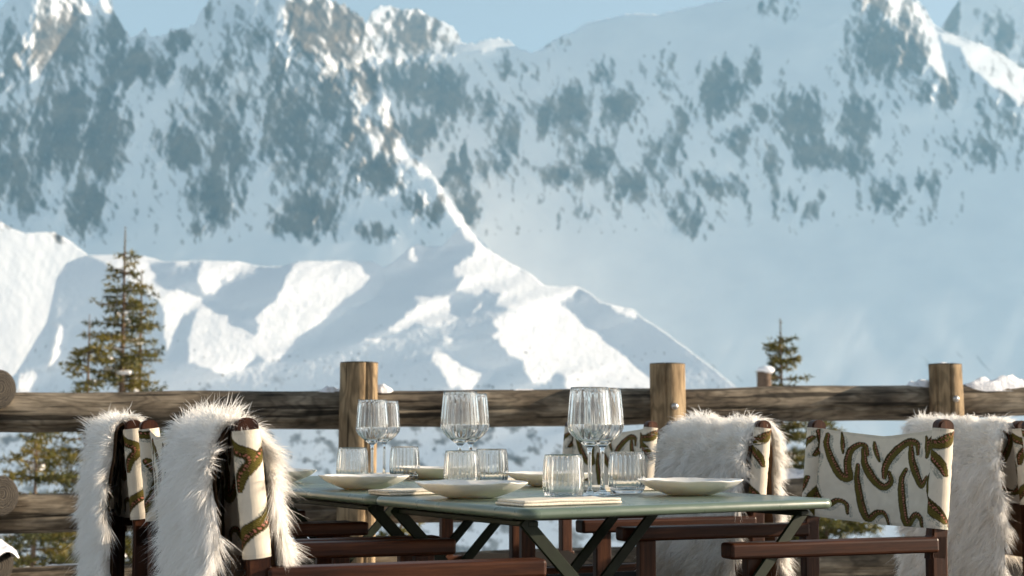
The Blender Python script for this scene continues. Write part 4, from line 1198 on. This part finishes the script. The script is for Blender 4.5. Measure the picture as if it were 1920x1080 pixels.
def make_chair():
    """Origin on the floor under the middle of the back posts; +X is where the sitter faces."""
    root = empty("director_chair")
    tag(root, "wooden folding chair", "chair", "director's chairs round the tables")
    tilt = math.radians(6.0)
    def part(name, build, axis=None, parent=root, mat=M_TEAK):
        bm = bmesh.new(); build(bm); me = grain_attr(bm_mesh(name, bm), axis); return link(name, me, parent, mat)
    def post_b(sy):
        def f(bm):
            w, d = 0.042, 0.030
            L = POST_Z - 0.60
            prof = []
            for k in range(13):
                a = math.pi * k / 12; prof.append((w / 2 * math.cos(a), L - 0.016 + 0.016 * math.sin(a)))
            prof += [(-w / 2, 0), (w / 2, 0)]
            f1 = [bm.verts.new((x, -d / 2, z)) for x, z in prof]; f2 = [bm.verts.new((x, d / 2, z)) for x, z in prof]
            bm.faces.new(f1); bm.faces.new(f2[::-1])
            for i in range(len(prof)):
                j = (i + 1) % len(prof); bm.faces.new((f1[j], f1[i], f2[i], f2[j]))
            bmesh.ops.recalc_face_normals(bm, faces=bm.faces)
            bmesh.ops.bevel(bm, geom=[e for e in bm.edges if abs(e.verts[0].co.y - e.verts[1].co.y) < 1e-6], offset=0.004, segments=2, affect='EDGES')
            M = Matrix.Translation((0.028, sy * 0.265, 0.60)) @ Matrix.Rotation(-tilt, 4, 'Y')
            bmesh.ops.transform(bm, matrix=M, verts=bm.verts)
        return f
    for sy in (-1, 1):
        part("back_post", post_b(sy), 2)
        part("armrest", lambda bm, sy=sy: box_into(bm, (0.297, sy * 0.268, 0.634), (0.525, 0.052, 0.034), None, 0.007, 3))
        part("rear_upright", lambda bm, sy=sy: box_into(bm, (0.024, sy * 0.265, 0.553), (0.041, 0.030, 0.202), None, 0.003))
        part("front_upright", lambda bm, sy=sy: box_into(bm, (0.490, sy * 0.263, 0.535), (0.044, 0.026, 0.166), None, 0.003))
        part("seat_rail", lambda bm, sy=sy: box_into(bm, (0.255, sy * 0.263, 0.436), (0.52, 0.028, 0.040), None, 0.004))
        part("foot_rail", lambda bm, sy=sy: box_into(bm, (0.255, sy * 0.263, 0.022), (0.52, 0.030, 0.040), None, 0.004))
    for x in (0.05, 0.47):
        for s in (-1, 1):
            part("leg", lambda bm, x=x, s=s: bar_between(bm, (x + 0.012 * s, s * 0.255, 0.415), (x + 0.012 * s, -s * 0.255, 0.045), 0.020, 0.042, 0.003))
    # canvas seat slung between the rails
    n = 18; ys = np.linspace(-0.25, 0.25, n); xs = np.linspace(0.02, 0.44, 12)
    Y, X = np.meshgrid(ys, xs); Z = 0.458 - 0.035 * np.cos(Y / 0.25 * math.pi / 2) ** 1.0
    link("seat", np_mesh("seat", np.stack([X, Y, Z], -1).reshape(-1, 3), grid_faces(12, n)), root, M_SLING)
    me = build_backrest_mesh()
    b = link("backrest", me, root, M_FABRIC)
    b.rotation_euler = (0, -tilt, 0)
    # the sleeve follows the posts' tilt about their foot
    piv = Vector((0.028, 0, 0.60)); R = Matrix.Rotation(-tilt, 3, 'Y')
    b.location = piv - R @ Vector((0.0, 0, 0.60))
    return root
chair0 = make_chair()

_chairs = {}
def chair_at(key, np_xy, facing, near_is, label, first=False):
    """np_xy: floor point of the near post; facing: direction; near_is: which side (+1/-1 local Y) that post is."""
    c = chair0 if first else copy_tree(chair0)
    f = Vector((facing[0], facing[1], 0)).normalized(); l = Vector((-f.y, f.x, 0))
    o = Vector((np_xy[0], np_xy[1], 0)) - l * (0.265 * near_is) - f * 0.0
    c.location = o; c.rotation_euler = (0, 0, math.atan2(f.y, f.x)); c["label"] = label
    _chairs[key] = c
    return c
FL, FR = (0.915, 0.404), (-0.930, -0.367)
# left side face right: near post is on the sitter's right (-Y); right side face left: near post is on the sitter's left (+Y)
chair_at("L1", (-0.468, 2.70), (0.937, 0.35), -1, "folding wood chair with a large sheepskin, nearest on the left side", True)
chair_at("L2", (-0.685, 3.27), (0.92, 0.39), -1, "folding wood chair without a sheepskin between the two left sheepskins")
chair_at("L3", (-0.945, 3.82), (0.935, 0.355), -1, "folding wood chair with a sheepskin farthest left, in front of the log ends")
chair_at("R1", (0.975, 3.46), (-0.935, -0.355), 1, "folding wood chair at the near right corner, patterned backrest fully shown")
chair_at("R2", (0.695, 4.25), FR, 1, "folding wood chair with a sheepskin behind the plate on the right")
chair_at("R3", (0.452, 5.00), (-0.89, -0.455), 1, "folding wood chair without a sheepskin behind the largest wine glass")
chair_at("X1", (1.515, 4.55), (0.945, 0.325), -1, "folding wood chair at the right edge carrying a sheepskin, facing away right")
chair_at("X2", (1.615, 3.72), (0.94, 0.34), -1, "folding wood chair just cut off by the right edge of the view")

# ================================================================== sheepskins over the chair backs
def sheepskin(key, y0, y1, outer_z, inner_z, seed, label, n_strands, flare=0.03, Lm=0.046, bulge=0.0):
    rng = np.random.RandomState(seed)
    # drape profile (x, z) in the chair's frame, from the outer hem over the top to the inner hem
    top = POST_Z - 0.006
    tx = -0.03
    prof = smooth_profile([(1 + tx - 0.020 - flare, outer_z), (1 + tx - 0.020 - flare * .4, (outer_z + top) / 2), (1 + tx - 0.018, top - 0.05), (1 + tx - 0.010, top - 0.008), (1 + tx + 0.008, top + 0.006), (1 + tx + 0.036, top - 0.004), (1 + tx + 0.062, top - 0.05),
                           (1 + tx + 0.086 + flare * .4, (inner_z + top) / 2), (1 + tx + 0.100 + flare * 1.3, inner_z)], 10)
    prof[:, 0] -= 1
    s = np.concatenate([[0], np.cumsum(np.linalg.norm(np.diff(prof, axis=0), axis=1))]); Ls = s[-1]
    nv, nw = 60, 40
    def surf(sv, w):
        """sv along the drape (m), w across (0..1) -> point, outward normal, downward tangent."""
        x = np.interp(sv, s, prof[:, 0]); z = np.interp(sv, s, prof[:, 1])
        x1 = np.interp(sv + 0.004, s, prof[:, 0]); z1 = np.interp(sv + 0.004, s, prof[:, 1]); x0 = np.interp(sv - 0.004, s, prof[:, 0]); z0_ = np.interp(sv - 0.004, s, prof[:, 1])
        tx_, tz_ = x1 - x0, z1 - z0_; l = np.hypot(tx_, tz_) + 1e-9; tx_, tz_ = tx_ / l, tz_ / l
        edge = 0.018 * fbm(sv * 6 + seed, w * 0 + 2, 3, seed)
        y = y0 + (y1 - y0) * w + np.where(w < .5, edge, -edge) * np.abs(2 * w - 1)
        wob = 0.014 * perlin(y * 7 + seed, sv * 6, seed + 1)
        nx, nz = -tz_, tx_
        x = x + nx * (wob + bulge * np.sin(np.pi * w)); z = z + nz * wob - 0.02 * np.sin(np.pi * np.clip((y + 0.265) / 0.53, 0, 1)) * np.exp(-((sv - Ls * 0.5) / 0.07) ** 2)
        # skins curl away at their sides
        z = z - 0.010 * np.abs(2 * w - 1) ** 6
        return np.stack([x, y, z], -1), np.stack([nx, 0 * nx, nz], -1), np.stack([tx_, 0 * tx_, tz_], -1)
    S, Wg = np.meshgrid(np.linspace(0, Ls, nv), np.linspace(0, 1, nw), indexing='ij')
    P, N, T = surf(S, Wg)
    me = np_mesh("sheepskin", (P + N * 0.004).reshape(-1, 3), grid_faces(nv, nw))
    o = link("sheepskin", me, None, M_WOOL)
    tag(o, label, "sheepskin", "white sheepskins draped over the chair backs")
    link("hide", np_mesh("hide", (P - N * 0.003).reshape(-1, 3), grid_faces(nv, nw)[:, ::-1]), o, M_HIDE)
    # strands
    n = n_strands
    sv = rng.rand(n) * Ls; w = rng.rand(n)
    ne = n // 5                                  # denser along the two side edges
    w[:ne] = np.where(rng.rand(ne) < .5, rng.rand(ne) * 0.03, 1 - rng.rand(ne) * 0.03)
    R, Nn, Tn = surf(sv, w); yy = R[:, 1]
    R = R + Nn * 0.004
    outer = sv < Ls * 0.5
    down = np.zeros((n, 3)); down[:, 2] = -1
    lock = np.stack([perlin(sv * 26 + k * 9.1, yy * 26 + k * 3.3, seed + 7 + k) + 0.7 * perlin(sv * 62 + k, yy * 62, seed + 17 + k) for k in range(3)], -1)
    sidew = np.zeros((n, 3)); sidew[:, 1] = np.sign(w - .5) * np.clip((np.abs(2 * w - 1) - 0.72) / 0.28, 0, 1) ** 1.2 * 1.0
    near_top = np.exp(-((sv - Ls * 0.5) / 0.06) ** 2)[:, None]
    d0 = Nn * 0.62 + sidew * 0.85 + lock * 0.42 + rng.normal(size=(n, 3)) * 0.16 + down * 0.28 * (1 - near_top) + np.array([0, 0, 0.35]) * near_top
    d0 /= np.linalg.norm(d0, axis=1)[:, None]
    bend = down * (0.80 - 0.45 * near_top) + lock * 0.60 + rng.normal(size=(n, 3)) * 0.14 - Nn * 0.12
    L = Lm * (0.62 + 0.45 * rng.rand(n) + 0.22 * perlin(sv * 14, yy * 14 + 4, seed + 30))[:, None]
    stray = rng.rand(n) < 0.02
    L[stray] *= 1.45
    # strands lean together into tufts
    cs = 0.013
    gi = np.floor(np.stack([sv, yy], -1) / cs).astype(int); bestd = np.full(n, 9.0); cen = np.zeros((n, 2))
    for di in (-1, 0, 1):
        for dj in (-1, 0, 1):
            g = gi + [di, dj]; h1 = _perm[(g[:, 0] * 131 + _perm[(g[:, 1] * 57 + seed) & 4095]) & 4095]
            cc = (g + np.stack([(h1 % 64) / 64.0, (h1 // 64) / 64.0], -1)) * cs
            dd = np.hypot(cc[:, 0] - sv, cc[:, 1] - yy); u_ = dd < bestd
            bestd = np.where(u_, dd, bestd); cen[u_] = cc[u_]
    tuft = Tn * (cen[:, 0] - sv)[:, None]; tuft[:, 1] += cen[:, 1] - yy
    ts = (0.0, 0.36, 0.7, 1.0); wd = (0.00085, 0.00075, 0.0005, 0.0)
    curl = np.stack([perlin(sv * 40 + k * 7.7, yy * 40 + k * 2.9, seed + 50 + k) for k in range(3)], -1) * 0.22
    axis = np.cross(d0, rng.normal(size=(n, 3))); axis /= np.linalg.norm(axis, axis=1)[:, None] + 1e-9
    V = []
    for t, ww in zip(ts, wd):
        c = R + L * (d0 * t + bend * t * t * 0.85 + curl * math.sin(2.6 * t) * t) + tuft * (0.85 * t ** 0.8)
        if ww > 0: V += [c - axis * ww, c + axis * ww]
        else: V.append(c)
    V = np.stack(V, 1)                             # n x 7 x 3
    k = np.arange(n)[:, None] * 7
    F = np.concatenate([k + np.array(f) for f in ((0, 1, 3), (0, 3, 2), (2, 3, 5), (2, 5, 4), (4, 5, 6))], 0)
    fm = np_mesh("fur", V.reshape(-1, 3), F)
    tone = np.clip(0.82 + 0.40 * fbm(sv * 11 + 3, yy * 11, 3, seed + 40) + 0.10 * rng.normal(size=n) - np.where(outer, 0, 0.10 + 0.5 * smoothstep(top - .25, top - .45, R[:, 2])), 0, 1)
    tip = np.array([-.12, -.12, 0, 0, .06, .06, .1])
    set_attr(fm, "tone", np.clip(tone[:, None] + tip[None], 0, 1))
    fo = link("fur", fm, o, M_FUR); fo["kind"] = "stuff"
    c = _chairs[key]
    o.location = c.location; o.rotation_euler = c.rotation_euler
    return o
sheepskin("L1", -0.246, 0.215, 0.44, 0.50, 201, "large white sheepskin on the nearest chair on the left", 56000, -0.004, 0.047)
sheepskin("L3", -0.248, 0.250, 0.42, 0.52, 202, "white sheepskin on the farthest left chair, in front of the rail", 40000, 0.0, 0.042)
sheepskin("R2", -0.238, 0.240, 0.42, 0.30, 203, "white sheepskin facing the camera behind the plate on the right", 48000, 0.02, 0.050)
sheepskin("X1", -0.245, 0.245, 0.34, 0.50, 204, "white sheepskin at the right, behind the patterned chair back", 40000, 0.01, 0.046)
